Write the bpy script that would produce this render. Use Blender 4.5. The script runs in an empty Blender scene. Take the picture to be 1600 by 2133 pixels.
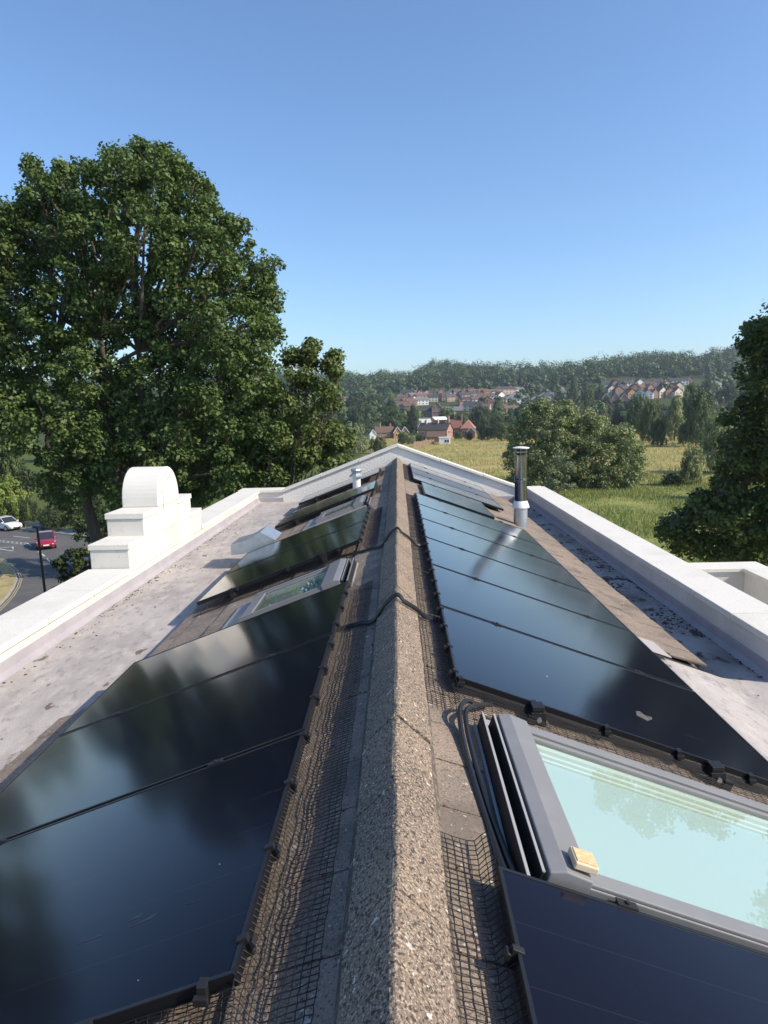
import bpy, math, random
import numpy as np
from mathutils import Vector, Matrix

# ------------------------------------------------------------------ camera, sky, sun
sc = bpy.context.scene
COL = sc.collection
PI = math.pi
def rad(a): return math.radians(a)
CAMZ = 13.0                                   # eye height over the road
F_PX, PITCH, YAW, ROLL = 1401.0, rad(8.727), rad(1.31), rad(1.346)
def cam_axes():
    cp, sp, cy, sy = math.cos(PITCH), math.sin(PITCH), math.cos(YAW), math.sin(YAW)
    fwd = Vector((-sy*cp, cy*cp, -sp)); right = Vector((cy, sy, 0)); up = right.cross(fwd)
    cr, sr = math.cos(ROLL), math.sin(ROLL)
    return cr*right - sr*up, sr*right + cr*up, fwd
CR, CU, CF = cam_axes()
cd = bpy.data.cameras.new('camera'); cam = bpy.data.objects.new('camera', cd); COL.objects.link(cam)
cd.sensor_fit = 'HORIZONTAL'; cd.sensor_width = 36; cd.lens = 36*F_PX/1600
cd.clip_start = 0.05; cd.clip_end = 9000
m = Matrix((CR, CU, -CF)).transposed().to_4x4(); m.translation = Vector((0, 0, CAMZ)); cam.matrix_world = m
sc.camera = cam

SUN_EL, SUN_AZ = rad(36), rad(-18)            # azimuth from +X towards +Y
SDIR = Vector((math.cos(SUN_EL)*math.cos(SUN_AZ), math.cos(SUN_EL)*math.sin(SUN_AZ), math.sin(SUN_EL)))
w = bpy.data.worlds.new('World'); sc.world = w; w.use_nodes = True
nt = w.node_tree
sky = nt.nodes.new('ShaderNodeTexSky'); sky.sky_type = 'NISHITA'; sky.sun_disc = False
sky.sun_elevation = SUN_EL; sky.sun_rotation = PI/2 - SUN_AZ
sky.air_density = 1.05; sky.dust_density = 0.9; sky.ozone_density = 6.0
nt.links.new(sky.outputs[0], nt.nodes['Background'].inputs[0]); nt.nodes['Background'].inputs[1].default_value = 0.15
ld = bpy.data.lights.new('sun', 'SUN'); ld.energy = 4.3; ld.angle = rad(0.5); ld.color = (1.0, 0.88, 0.71)
sun = bpy.data.objects.new('sun', ld); COL.objects.link(sun)
sun.rotation_euler = SDIR.to_track_quat('Z', 'Y').to_euler(); sun.location = SDIR*60
sc.view_settings.view_transform = 'Standard'; sc.view_settings.look = 'None'
sc.view_settings.exposure = 0.5; sc.view_settings.gamma = 1.0
try: sc.view_settings.use_curve_mapping = False
except Exception: pass
sc.render.engine = 'CYCLES'
sc.cycles.max_bounces = 6; sc.cycles.transparent_max_bounces = 12

# ------------------------------------------------------------------ materials
MATS = {}
def mat(name, col, rough=0.8, layers=(), bump=None, metal=0.0, spec=0.5, coat=0.0, stretch=None, translucent=0.0, leaf=False):
    """layers: (scale, colour, lo, hi, strength[, detail]) noise masks mixed over the base colour"""
    if name in MATS: return MATS[name]
    M = bpy.data.materials.new(name); M.use_nodes = True; t = M.node_tree; N = t.nodes; L = t.links
    b = N['Principled BSDF']; b.inputs['Roughness'].default_value = rough; b.inputs['Metallic'].default_value = metal
    b.inputs['Specular IOR Level'].default_value = spec; b.inputs['Coat Weight'].default_value = coat
    b.inputs['Base Color'].default_value = (*col, 1)
    prev = None
    tc = N.new('ShaderNodeTexCoord'); src = tc.outputs['Object']
    if stretch:
        mp = N.new('ShaderNodeMapping'); mp.inputs['Scale'].default_value = stretch; L.new(src, mp.inputs['Vector']); src = mp.outputs[0]
    for k, ly in enumerate(layers):
        s, c, lo, hi, st = ly[:5]
        n = N.new('ShaderNodeTexNoise'); n.inputs['Scale'].default_value = s
        n.inputs['Detail'].default_value = ly[5] if len(ly) > 5 else 4; n.inputs['Roughness'].default_value = 0.6
        if k:
            mp = N.new('ShaderNodeMapping'); mp.inputs['Location'].default_value = (7.3*k, 3.1*k, 1.7*k); L.new(src, mp.inputs['Vector']); L.new(mp.outputs[0], n.inputs['Vector'])
        else: L.new(src, n.inputs['Vector'])
        r = N.new('ShaderNodeMapRange'); r.inputs['From Min'].default_value = lo; r.inputs['From Max'].default_value = hi
        r.inputs['To Max'].default_value = st; L.new(n.outputs['Fac'], r.inputs['Value'])
        mx = N.new('ShaderNodeMix'); mx.data_type = 'RGBA'; L.new(r.outputs[0], mx.inputs[0])
        if prev: L.new(prev, mx.inputs[6])
        else: mx.inputs[6].default_value = (*col, 1)
        mx.inputs[7].default_value = (*c, 1); prev = mx.outputs[2]
    if leaf:
        at = N.new('ShaderNodeAttribute'); at.attribute_name = 'leafvar'
        oi = N.new('ShaderNodeObjectInfo')
        hs = N.new('ShaderNodeHueSaturation')
        r1 = N.new('ShaderNodeMapRange'); r1.inputs['To Min'].default_value = 0.72; r1.inputs['To Max'].default_value = 1.32; L.new(at.outputs['Fac'], r1.inputs['Value'])
        r2 = N.new('ShaderNodeMapRange'); r2.inputs['To Min'].default_value = 0.485; r2.inputs['To Max'].default_value = 0.515; L.new(oi.outputs['Random'], r2.inputs['Value'])
        L.new(r1.outputs[0], hs.inputs['Value']); L.new(r2.outputs[0], hs.inputs['Hue'])
        if prev: L.new(prev, hs.inputs['Color'])
        else: hs.inputs['Color'].default_value = (*col, 1)
        prev = hs.outputs[0]
    if prev: L.new(prev, b.inputs['Base Color'])
    if translucent:
        tr = N.new('ShaderNodeBsdfTranslucent'); ms = N.new('ShaderNodeMixShader'); ms.inputs[0].default_value = translucent
        if prev: L.new(prev, tr.inputs['Color'])
        L.new(b.outputs[0], ms.inputs[1]); L.new(tr.outputs[0], ms.inputs[2]); L.new(ms.outputs[0], N['Material Output'].inputs['Surface'])
    if bump:
        for i, (s, d) in enumerate(bump):
            n = N.new('ShaderNodeTexNoise'); n.inputs['Scale'].default_value = s; n.inputs['Detail'].default_value = 4; L.new(src, n.inputs['Vector'])
            bp = N.new('ShaderNodeBump'); bp.inputs['Strength'].default_value = 1.0; bp.inputs['Distance'].default_value = d
            L.new(n.outputs['Fac'], bp.inputs['Height'])
            if i: L.new(pb, bp.inputs['Normal'])
            pb = bp.outputs[0]
        L.new(pb, b.inputs['Normal'])
    MATS[name] = M; return M

def brick(name, c1, c2, mortar, scale=1.0, bw=.22, bh=.075):
    if name in MATS: return MATS[name]
    M = bpy.data.materials.new(name); M.use_nodes = True; t = M.node_tree; N = t.nodes; L = t.links
    b = N['Principled BSDF']; b.inputs['Roughness'].default_value = .9
    n = N.new('ShaderNodeTexNoise'); n.inputs['Scale'].default_value = 1.3; n.inputs['Detail'].default_value = 8
    tc = N.new('ShaderNodeTexCoord'); L.new(tc.outputs['Object'], n.inputs['Vector'])
    mx = N.new('ShaderNodeMix'); mx.data_type = 'RGBA'; L.new(n.outputs['Fac'], mx.inputs[0])
    mx.inputs[6].default_value = (*c1, 1); mx.inputs[7].default_value = (*c2, 1); L.new(mx.outputs[2], b.inputs['Base Color'])
    MATS[name] = M; return M

M_TILE = mat('concrete_tile', (0.27, 0.205, 0.155), .93,
    [(3.0, (0.17, 0.14, 0.115), .42, .62, .7), (140, (0.36, 0.30, 0.23), .52, .66, .75, 2), (95, (0.05, 0.045, 0.04), .56, .66, .8, 2),
     (5.5, (0.12, 0.055, 0.03), .62, .72, .75, 6), (2.3, (0.12, 0.10, 0.08), .52, .66, .7, 8), (16, (0.50, 0.49, 0.44), .66, .69, .85, 5), (38, (0.50, 0.49, 0.44), .67, .69, .8, 3)], bump=[(160, .0022), (40, .003)])
M_RIDGE = mat('ridge_concrete', (0.235, 0.175, 0.125), .95,
    [(3.5, (0.16, 0.125, 0.10), .38, .62, .8, 6), (150, (0.46, 0.37, 0.275), .52, .61, .8, 2), (95, (0.04, 0.033, 0.028), .54, .60, .9, 2),
     (30, (0.60, 0.58, 0.52), .69, .71, .9, 2), (11, (0.52, 0.50, 0.45), .71, .73, .85, 4), (6, (0.12, 0.065, 0.04), .62, .72, .6, 6)], bump=[(120, .007), (45, .006)])
M_WHITE = mat('white_masonry_paint', (0.64, 0.62, 0.565), .85,
    [(1.6, (0.52, 0.49, 0.42), .45, .72, .75, 8), (14, (0.44, 0.41, 0.35), .56, .74, .6, 8), (90, (0.42, 0.40, 0.36), .66, .76, .5, 3)], bump=[(60, .0012)])
M_COPE = mat('white_coping_paint', (0.69, 0.665, 0.60), .85,
    [(2.0, (0.58, 0.55, 0.47), .46, .75, .7), (34, (0.42, 0.40, 0.35), .56, .74, .6, 6), (110, (0.30, 0.285, 0.25), .60, .70, .7, 3)], bump=[(80, .0018)])
M_RENDER = mat('rough_white_render', (0.70, 0.68, 0.64), .9, [(8, (0.62, 0.60, 0.55), .5, .8, .4, 6)], bump=[(25, .012)])
M_FELT = mat('mineral_felt', (0.42, 0.385, 0.36), .95,
    [(1.4, (0.29, 0.265, 0.25), .40, .62, .8, 10), (5, (0.50, 0.455, 0.42), .5, .66, .7, 10), (9, (0.20, 0.18, 0.175), .55, .66, .6, 10), (70, (0.18, 0.165, 0.16), .56, .7, .55, 4), (3.3, (0.10, 0.07, 0.055), .665, .69, .85, 8)], bump=[(90, .002), (7, .006)], stretch=(1.6, .7, 1))
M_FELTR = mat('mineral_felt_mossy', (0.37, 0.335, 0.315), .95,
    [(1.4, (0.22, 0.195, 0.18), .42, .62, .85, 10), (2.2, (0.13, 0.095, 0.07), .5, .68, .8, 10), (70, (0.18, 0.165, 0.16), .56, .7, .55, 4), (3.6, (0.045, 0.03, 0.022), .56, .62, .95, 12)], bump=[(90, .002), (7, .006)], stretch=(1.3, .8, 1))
M_UPST = mat('grey_felt_upstand', (0.36, 0.335, 0.355), .8, [(3, (0.26, 0.245, 0.26), .4, .7, .6, 6)], bump=[(9, .006)])
M_GLASSPV = None
def pv_material():
    M = bpy.data.materials.new('solar_cell_glass'); M.use_nodes = True; t = M.node_tree; N = t.nodes; L = t.links
    b = N['Principled BSDF']; b.inputs['Specular IOR Level'].default_value = 0.0
    tc = N.new('ShaderNodeTexCoord'); sx = N.new('ShaderNodeSeparateXYZ'); L.new(tc.outputs['Object'], sx.inputs[0])
    def line(out, period, width):
        a = N.new('ShaderNodeMath'); a.operation = 'PINGPONG'; a.inputs[1].default_value = period/2; L.new(out, a.inputs[0])
        c = N.new('ShaderNodeMath'); c.operation = 'LESS_THAN'; c.inputs[1].default_value = width/2; L.new(a.outputs[0], c.inputs[0]); return c.outputs[0]
    l1 = line(sx.outputs[1], .1865, .0016)
    mx = N.new('ShaderNodeMix'); mx.data_type = 'RGBA'; L.new(l1, mx.inputs[0])
    mx.inputs[6].default_value = (.0065, .0075, .016, 1); mx.inputs[7].default_value = (.022, .023, .028, 1)
    n2 = N.new('ShaderNodeTexNoise'); n2.inputs['Scale'].default_value = 3.0; n2.inputs['Detail'].default_value = 6
    mp = N.new('ShaderNodeMapping'); mp.inputs['Scale'].default_value = (.6, 5, 1); mp.inputs['Rotation'].default_value = (0, 0, .35); L.new(tc.outputs['Object'], mp.inputs[0]); L.new(mp.outputs[0], n2.inputs[0])
    rr = N.new('ShaderNodeMapRange'); rr.inputs['From Min'].default_value = .66; rr.inputs['From Max'].default_value = .80; rr.inputs['To Max'].default_value = .10; L.new(n2.outputs['Fac'], rr.inputs[0])
    m2 = N.new('ShaderNodeMix'); m2.data_type = 'RGBA'; L.new(rr.outputs[0], m2.inputs[0]); L.new(mx.outputs[2], m2.inputs[6]); m2.inputs[7].default_value = (.25, .23, .2, 1)
    L.new(m2.outputs[2], b.inputs['Base Color'])
    n = N.new('ShaderNodeTexNoise'); n.inputs['Scale'].default_value = 2.2; n.inputs['Detail'].default_value = 5; L.new(tc.outputs['Object'], n.inputs[0])
    r = N.new('ShaderNodeMapRange'); r.inputs['To Min'].default_value = .09; r.inputs['To Max'].default_value = .14; L.new(n.outputs['Fac'], r.inputs[0]); 
    # anti-reflective glass: little mirror seen square on, strong at a glancing angle
    lw = N.new('ShaderNodeLayerWeight'); lw.inputs[0].default_value = .5
    pw = N.new('ShaderNodeMath'); pw.operation = 'POWER'; pw.inputs[1].default_value = 5.4; L.new(lw.outputs['Facing'], pw.inputs[0])
    fr = N.new('ShaderNodeMath'); fr.operation = 'MULTIPLY_ADD'; fr.inputs[1].default_value = 1.4; fr.inputs[2].default_value = .008; fr.use_clamp = True; L.new(pw.outputs[0], fr.inputs[0])
    gl = N.new('ShaderNodeBsdfGlossy'); gl.inputs['Color'].default_value = (.97, .97, .98, 1); L.new(r.outputs[0], gl.inputs['Roughness']); ms = N.new('ShaderNodeMixShader')
    L.new(fr.outputs[0], ms.inputs[0]); L.new(b.outputs[0], ms.inputs[1]); L.new(gl.outputs[0], ms.inputs[2]); L.new(ms.outputs[0], N['Material Output'].inputs['Surface'])
    return M
M_PV = pv_material()
M_PVFRAME = mat('black_anodised_frame', (.010, .010, .012), .35, spec=.4)
M_BLACK = mat('black_plastic', (.012, .012, .013), .55)
M_CABLE = mat('black_cable_sheath', (.014, .014, .016), .38)
M_NET = mat('black_wire_netting', (.012, .011, .013), .5)
M_ALU = mat('bright_aluminium', (.62, .63, .64), .35, metal=.9)
M_STEEL = mat('polished_steel', (.40, .39, .385), .16, [(4, (.26, .25, .25), .4, .7, .6)], metal=1.0, bump=[(3, .004)], stretch=(1, 1, .25))
M_GALV = mat('galvanised_steel', (.52, .56, .58), .42, [(9, (.40, .44, .46), .45, .6, .6)], metal=.75)
M_PALEALU = mat('pale_storm_collar', (.75, .75, .73), .5, metal=.1)
M_SKYGREY = mat('grey_window_cladding', (.20, .20, .203), .48, [(5, (.26, .26, .258), .45, .75, .5, 6)], metal=.0, bump=[(2, .001)])
M_FLASH = mat('grey_flashing', (.30, .30, .295), .5, [(4, (.22, .22, .22), .4, .7, .6, 6)])
M_BLIND = mat('pale_mint_blind', (.47, .54, .54), .9, [(220, (.52, .61, .58), .45, .6, .6)])
M_LINING = mat('pale_window_lining', (.66, .68, .62), .6)
M_BLINDG = mat('greenish_blind', (.40, .43, .36), .9, [(60, (.48, .50, .42), .45, .6, .6)])
M_SENSOR = mat('cream_sensor_plastic', (.62, .50, .34), .45)
M_SENSORTOP = mat('orange_sensor_window', (.72, .42, .20), .35, [(80, (.8, .6, .4), .5, .55, .6)])
M_LEAD = mat('pale_lead_patch', (.36, .335, .32), .8, [(8, (.36, .34, .34), .45, .65, .6, 8)], bump=[(12, .01)])
M_MOSS = mat('brown_moss', (.06, .034, .018), 1.0, [(30, (.12, .06, .03), .45, .6, .7)])
def glass_mat():
    M = bpy.data.materials.new('window_glass'); M.use_nodes = True; t = M.node_tree; N = t.nodes; L = t.links
    N.remove(N['Principled BSDF'])
    lw = N.new('ShaderNodeLayerWeight'); lw.inputs[0].default_value = .5
    pw = N.new('ShaderNodeMath'); pw.operation = 'POWER'; pw.inputs[1].default_value = 5; L.new(lw.outputs['Facing'], pw.inputs[0])
    fr = N.new('ShaderNodeMath'); fr.operation = 'MULTIPLY_ADD'; fr.inputs[1].default_value = .93; fr.inputs[2].default_value = .055; L.new(pw.outputs[0], fr.inputs[0])
    g = N.new('ShaderNodeBsdfGlossy'); g.inputs['Roughness'].default_value = .01
    tr = N.new('ShaderNodeBsdfTransparent'); tr.inputs[0].default_value = (.93, .97, .95, 1)
    mx = N.new('ShaderNodeMixShader'); L.new(fr.outputs[0], mx.inputs[0]); L.new(tr.outputs[0], mx.inputs[1]); L.new(g.outputs[0], mx.inputs[2])
    L.new(mx.outputs[0], N['Material Output'].inputs[0]); return M
M_GLASS = glass_mat()

# ------------------------------------------------------------------ mesh helpers
ORG = {}
class MB:
    def __init__(s): s.v = []; s.f = []; s.mi = []
    def add(s, verts, faces, mi=0):
        o = len(s.v); s.v += [tuple(p) for p in verts]; s.f += [tuple(i+o for i in f) for f in faces]; s.mi += [mi]*len(faces)
    def box(s, x0, x1, y0, y1, z0, z1, mi=0):
        s.hexa([(x0,y0,z0),(x1,y0,z0),(x1,y1,z0),(x0,y1,z0),(x0,y0,z1),(x1,y0,z1),(x1,y1,z1),(x0,y1,z1)], mi)
    def hexa(s, v, mi=0):
        s.add(v, [(0,3,2,1),(4,5,6,7),(0,1,5,4),(1,2,6,5),(2,3,7,6),(3,0,4,7)], mi)
    def prism(s, poly, y0, y1, axis='y', mi=0):
        n = len(poly)
        if axis == 'y': a = [(p[0], y0, p[1]) for p in poly]; b = [(p[0], y1, p[1]) for p in poly]
        elif axis == 'x': a = [(y0, p[0], p[1]) for p in poly]; b = [(y1, p[0], p[1]) for p in poly]
        else: a = [(p[0], p[1], y0) for p in poly]; b = [(p[0], p[1], y1) for p in poly]
        s.add(a+b, [tuple(range(n)), tuple(range(2*n-1, n-1, -1))] + [(i, (i+1) % n + 0, (i+1) % n + n, i+n)[::-1] for i in range(n)], mi)
    def tube(s, pts, r, n=8, cap=True, mi=0):
        pts = [Vector(p) for p in pts]; rs = r if hasattr(r, '__len__') else [r]*len(pts)
        vs = []; prev = None
        for i, p in enumerate(pts):
            d = (pts[min(i+1, len(pts)-1)] - pts[max(i-1, 0)]).normalized()
            if prev is None:
                a = d.cross(Vector((0, 0, 1)));  a = a if a.length > .1 else d.cross(Vector((1, 0, 0)))
            else: a = prev - d*prev.dot(d)
            a.normalize(); prev = a; b = d.cross(a)
            for k in range(n):
                t = 2*PI*k/n; vs.append(p + (a*math.cos(t)+b*math.sin(t))*rs[i])
        fs = []
        for i in range(len(pts)-1):
            for k in range(n): fs.append((i*n+k, i*n+(k+1) % n, (i+1)*n+(k+1) % n, (i+1)*n+k))
        if cap: fs.append(tuple(range(n))[::-1]); fs.append(tuple((len(pts)-1)*n+k for k in range(n)))
        s.add(vs, fs, mi)
    def lathe(s, prof, cx, cy, n=32, mi=0):
        vs = []
        for r, z in prof:
            for k in range(n): t = 2*PI*k/n; vs.append((cx+r*math.cos(t), cy+r*math.sin(t), z))
        fs = [(i*n+k, i*n+(k+1) % n, (i+1)*n+(k+1) % n, (i+1)*n+k) for i in range(len(prof)-1) for k in range(n)]
        fs += [tuple(range(n))[::-1], tuple((len(prof)-1)*n+k for k in range(n))]
        s.add(vs, fs, mi)
    def build(s, name, mats, parent=None, smooth=False, bevel=0, local=False):
        me = bpy.data.meshes.new(name)
        o = Vector(ORG.get(parent.name, (0, 0, 0))) if (parent and not local) else Vector((0, 0, 0))
        me.from_pydata([(p[0]-o[0], p[1]-o[1], p[2]-o[2]) for p in s.v], [], s.f)
        mats = mats if isinstance(mats, (list, tuple)) else [mats]
        for m_ in mats: me.materials.append(m_)
        if len(mats) > 1: me.polygons.foreach_set('material_index', s.mi)
        ob = bpy.data.objects.new(name, me); COL.objects.link(ob); ob.parent = parent
        ORG[ob.name] = tuple(o)
        import bmesh
        bm = bmesh.new(); bm.from_mesh(me); bmesh.ops.recalc_face_normals(bm, faces=bm.faces); bm.to_mesh(me); bm.free()
        if smooth:
            me.polygons.foreach_set('use_smooth', [True]*len(me.polygons))
            e = ob.modifiers.new('split', 'EDGE_SPLIT'); e.split_angle = rad(38)
        if bevel:
            b = ob.modifiers.new('bevel', 'BEVEL'); b.width = bevel; b.segments = 2; b.limit_method = 'ANGLE'; b.angle_limit = rad(35)
        return ob
def tag(o, label=None, cat=None, group=None, kind=None):
    if label: o['label'] = label
    if cat: o['category'] = cat
    if group: o['group'] = group
    if kind: o['kind'] = kind
    return o
def empty(name, loc, label=None, cat=None, group=None):
    o = bpy.data.objects.new(name, None); COL.objects.link(o); o.location = loc; o.empty_display_size = .1
    ORG[o.name] = tuple(loc); return tag(o, label, cat, group)
def copy_tree(o, parent=None):
    c = o.copy(); COL.objects.link(c); c.parent = parent
    for ch in list(o.children): copy_tree(ch, c)
    return c
def np_mesh(name, V, F, mats, parent=None, attr=None):
    """F: (n,4) quads"""
    me = bpy.data.meshes.new(name); V = np.asarray(V, np.float32); F = np.asarray(F, np.int32)
    if parent is not None: V = V - np.array(ORG.get(parent.name, (0, 0, 0)), np.float32)
    k = F.shape[1]
    me.vertices.add(len(V)); me.vertices.foreach_set('co', V.ravel())
    me.loops.add(F.size); me.loops.foreach_set('vertex_index', F.ravel())
    me.polygons.add(len(F)); me.polygons.foreach_set('loop_start', np.arange(0, F.size, k, dtype=np.int32)); me.polygons.foreach_set('loop_total', np.full(len(F), k, np.int32))
    me.update(calc_edges=True)
    if attr is not None:
        a = me.attributes.new('leafvar', 'FLOAT', 'FACE'); a.data.foreach_set('value', np.asarray(attr, np.float32))
    for m_ in (mats if isinstance(mats, (list, tuple)) else [mats]): me.materials.append(m_)
    ob = bpy.data.objects.new(name, me); COL.objects.link(ob); ob.parent = parent
    if parent is not None: ORG[ob.name] = ORG.get(parent.name, (0, 0, 0))
    return ob

def Zr(z): return CAMZ + z                     # heights measured from the eye
def unproj(px, py, Y):
    d = (px-800)/F_PX*CR - (py-1066.5)/F_PX*CU + CF
    t = Y/d.y; return Vector((d.x*t, Y, CAMZ + d.z*t))

# ------------------------------------------------------------------ the building
T = math.tan(rad(20.24)); CT, ST = math.cos(rad(20.24)), math.sin(rad(20.24))
X0 = -.024                                     # ridge line
GY = 15.56                                     # inner face of the far gable parapet
YN = -4.0                                      # near end of the roof, behind the camera
TZ = -1.235                                    # tile plane height at the ridge (from the eye)
def tilez(x): return Zr(TZ - T*abs(x-X0))
bld = empty('building', (0, 6, 0), 'white painted building under the camera with tiled ridge roof, flat gutters and white parapets', 'building')
rnd = random.Random(4)

mb = MB()
mb.box(-3.70, 3.30, YN, 15.95, 0, Zr(-2.32)); mb.build('wall', M_WHITE, bld)
# solid under the tiles
mb = MB()
mb.prism([(X0, Zr(TZ)-.03), (X0+2.42, tilez(X0+2.42)-.03), (X0+2.42, Zr(-2.30)), (X0-2.02, Zr(-2.30)), (X0-2.02, tilez(X0-2.02)-.03)], 5.2, GY-.01)
mb.prism([(X0, Zr(TZ)-.03), (X0+1.86, tilez(X0+1.86)-.03), (X0+1.86, Zr(-2.30)), (X0-2.02, Zr(-2.30)), (X0-2.02, tilez(X0-2.02)-.03)], YN+.01, 5.197)
mb.build('roof_deck', mat('dark_underlay', (.03, .028, .026), .9), bld)
# tiles: each one a real slab, lapped down the slope
mb = MB()
def tile(side, v0, y0, wd, ln, rj):
    # local: v down the slope, y across; tail raised over the course below
    th = .014; lift_t = .020+rj; lift_h = .004
    def P(v, y, h): return (X0+side*(v*CT + h*ST), y, Zr(TZ) - v*ST + h*CT)
    y1 = y0+wd-.007; a = v0; b = v0+ln
    s = rnd.uniform(-.003, .003)
    v = [P(a, y0, lift_h-th), P(b, y0, lift_t-th+s), P(b, y1, lift_t-th-s), P(a, y1, lift_h-th), P(a, y0, lift_h), P(b, y0, lift_t+s), P(b, y1, lift_t-s), P(a, y1, lift_h)]
    mb.hexa(v)
    # raised side roll
for side in (-1, 1):
    nc = 9
    for c in range(nc):
        v0 = .06 + c*.325
        y = YN + .02
        while y < GY-.05:
            vmax = (2.20 if y > 4.3 else 2.56) if side < 0 else (2.68 if y > 5.15 else 1.98)
            if v0 + .12 < vmax:
                ln = min(.355, vmax - v0 + rnd.uniform(-.01, .01))
                tile(side, v0, y, min(.300, GY-.02-y), ln, rnd.uniform(-.002, .003))
            y += .300
tiles = mb.build('tile_covering', M_TILE, bld)
# ridge cap tiles
mb = MB()
y = YN+.01; k = 0
while y < GY-.02:
    y1 = min(y+.452, GY-.01); dz = rnd.uniform(-.003, .003); dx = rnd.uniform(-.003, .003)
    ap = (X0+dx, Zr(-1.115)+dz); hw = .124
    L_ = (X0-hw+dx, Zr(-1.115)-.112+dz); R_ = (X0+hw+dx, Zr(-1.115)-.112+dz)
    prof = [L_, (L_[0]+.01, L_[1]-.022), (X0, Zr(-1.20)), (R_[0]-.01, R_[1]-.022), R_, (ap[0]+.012, ap[1]-.006), ap, (ap[0]-.012, ap[1]-.006)]
    n = 7; rows = []
    for i in range(n+1):
        yy = y + (y1-.006-y)*i/n
        rows.append([(p[0]+rnd.uniform(-.0025, .0025), yy, p[1]+rnd.uniform(-.0025, .0025)) for p in prof])
    vs = [p for r in rows for p in r]; q = len(prof)
    fs = [(i*q+j, i*q+(j+1) % q, (i+1)*q+(j+1) % q, (i+1)*q+j) for i in range(n) for j in range(q)] + [tuple(range(q)), tuple(n*q+j for j in range(q))[::-1]]
    mb.add(vs, fs)
    # mortar bed filling the joint
    mb.box(X0-.10, X0+.10, y1-.008, y1+.002, Zr(-1.235), Zr(-1.215))
    y += .452
ridge = mb.build('ridge_cap', M_RIDGE, bld, bevel=.004)
mb = MB()                                       # mortar fillets along both sides of the ridge
for sd in (-1, 1):
    mb.prism([(X0+sd*.125, Zr(-1.262)), (X0+sd*.138, tilez(X0+sd*.138)+.006), (X0+sd*.118, Zr(-1.234)), (X0+sd*.09, Zr(-1.26))], YN+.03, GY-.03)
mb.build('mortar_bed', mat('old_mortar', (.085, .068, .055), .95, [(40, (.3, .26, .2), .5, .65, .7), (6, (.12, .05, .03), .6, .7, .7)], bump=[(60, .004)]), bld)

# flat roofs
FL, FRZ = -2.10, -2.225
def grid_sheet(mb, x0, x1, y0, y1, z, nx, ny, amp, seed, thick=.12):
    r = random.Random(seed)
    vs = [(x0+(x1-x0)*i/nx, y0+(y1-y0)*j/ny, z+(r.uniform(-amp, amp) if 0 < i < nx and 0 < j < ny else 0)) for j in range(ny+1) for i in range(nx+1)]
    mb.add(vs, [(j*(nx+1)+i, j*(nx+1)+i+1, (j+1)*(nx+1)+i+1, (j+1)*(nx+1)+i) for j in range(ny) for i in range(nx)])
mb = MB(); grid_sheet(mb, -3.30, -2.03, YN, GY+.0, Zr(FL), 12, 120, .004, 1); mb.build('flat_roof', M_FELT, bld, smooth=True)
mb = MB(); grid_sheet(mb, 2.36, 2.99, 5.2, GY, Zr(FRZ), 8, 90, .006, 2)
mb.build('flat_roof', M_FELTR, bld, smooth=True)
mb = MB(); grid_sheet(mb, 1.78, 3.62, YN, 5.197, Zr(FRZ)+.0, 14, 70, .005, 3)
mb.v = [(x, y, max(z, tilez(x)-.012+(z-Zr(FRZ)))) for x, y, z in mb.v]; mb.add([(X0+1.80, 5.197, Zr(FRZ)-.05), (X0+2.6, 5.197, Zr(FRZ)-.05), (X0+2.6, 5.197, Zr(FRZ)), (X0+1.80, 5.197, tilez(X0+1.80)-.014)], [(0, 1, 2, 3)]); mb.box(1.80, 3.63, YN+.002, 5.19, Zr(-2.34), Zr(FRZ)-.03)
mb.build('flat_roof', M_FELT, bld, smooth=True)
mb = MB(); mb.prism([(3.53, Zr(FRZ)-.02), (3.55, Zr(FRZ)+.05), (3.65, Zr(FRZ)+.05), (3.66, Zr(FRZ)-.2), (3.60, Zr(FRZ)-.2)], YN, 5.19)
mb.build('edge_trim', M_UPST, bld)
xa = X0+1.84
mb = MB(); xb = X0+2.16
mb.hexa([(xa, 5.12, tilez(xa)+.024), (xb, 5.13, tilez(xb)+.024), (xb-.02, 5.47, tilez(xb)+.034), (xa, 5.43, tilez(xa)+.034), (xa, 5.12, tilez(xa)+.031), (xb, 5.13, tilez(xb)+.031), (xb-.02, 5.47, tilez(xb)+.041), (xa, 5.43, tilez(xa)+.041)])
mb.build('lead_patch', M_LEAD, bld, bevel=.003)

# parapets along both sides with separate coping slabs
def parapet(x_in, x_out, y0, y1, zf, ztop, joints, skip=None, name='parapet'):
    s = 1 if x_out > x_in else -1
    mb = MB(); mb.box(min(x_in, x_out-s*.035), max(x_in, x_out-s*.035), y0, y1, Zr(-2.31), Zr(ztop)-.062)
    w_ = mb.build(name, M_WHITE, bld, bevel=.004)
    mb = MB(); ui = x_in - s*.012
    mb.prism([(ui, Zr(zf)+.115), (ui-s*.006, Zr(zf)+.04), (ui-s*.05, Zr(zf)+.002), (ui-s*.05, Zr(zf)-.01), (x_in+s*.003, Zr(zf)-.01), (x_in+s*.003, Zr(zf)+.12)], y0, y1)
    mb.build('upstand', M_UPST, w_)
    mb = MB(); ys = [y0]+[j for j in joints if y0 < j < y1]+[y1]
    for a, b in zip(ys[:-1], ys[1:]):
        if skip and a >= skip[0]-.01 and b <= skip[1]+.01: mb.build('coping', M_COPE, w_, bevel=.006); mb = MB(); continue
        dz = rnd.uniform(-.002, .002)
        mb.box(min(x_in-s*.035, x_out), max(x_in-s*.035, x_out), a+.006, b-.006, Zr(ztop)-.060+dz, Zr(ztop)+dz)
    mb.build('coping', M_COPE, w_, bevel=.006)
    return w_
jl = [YN+.9*k for k in range(10)]
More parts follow.
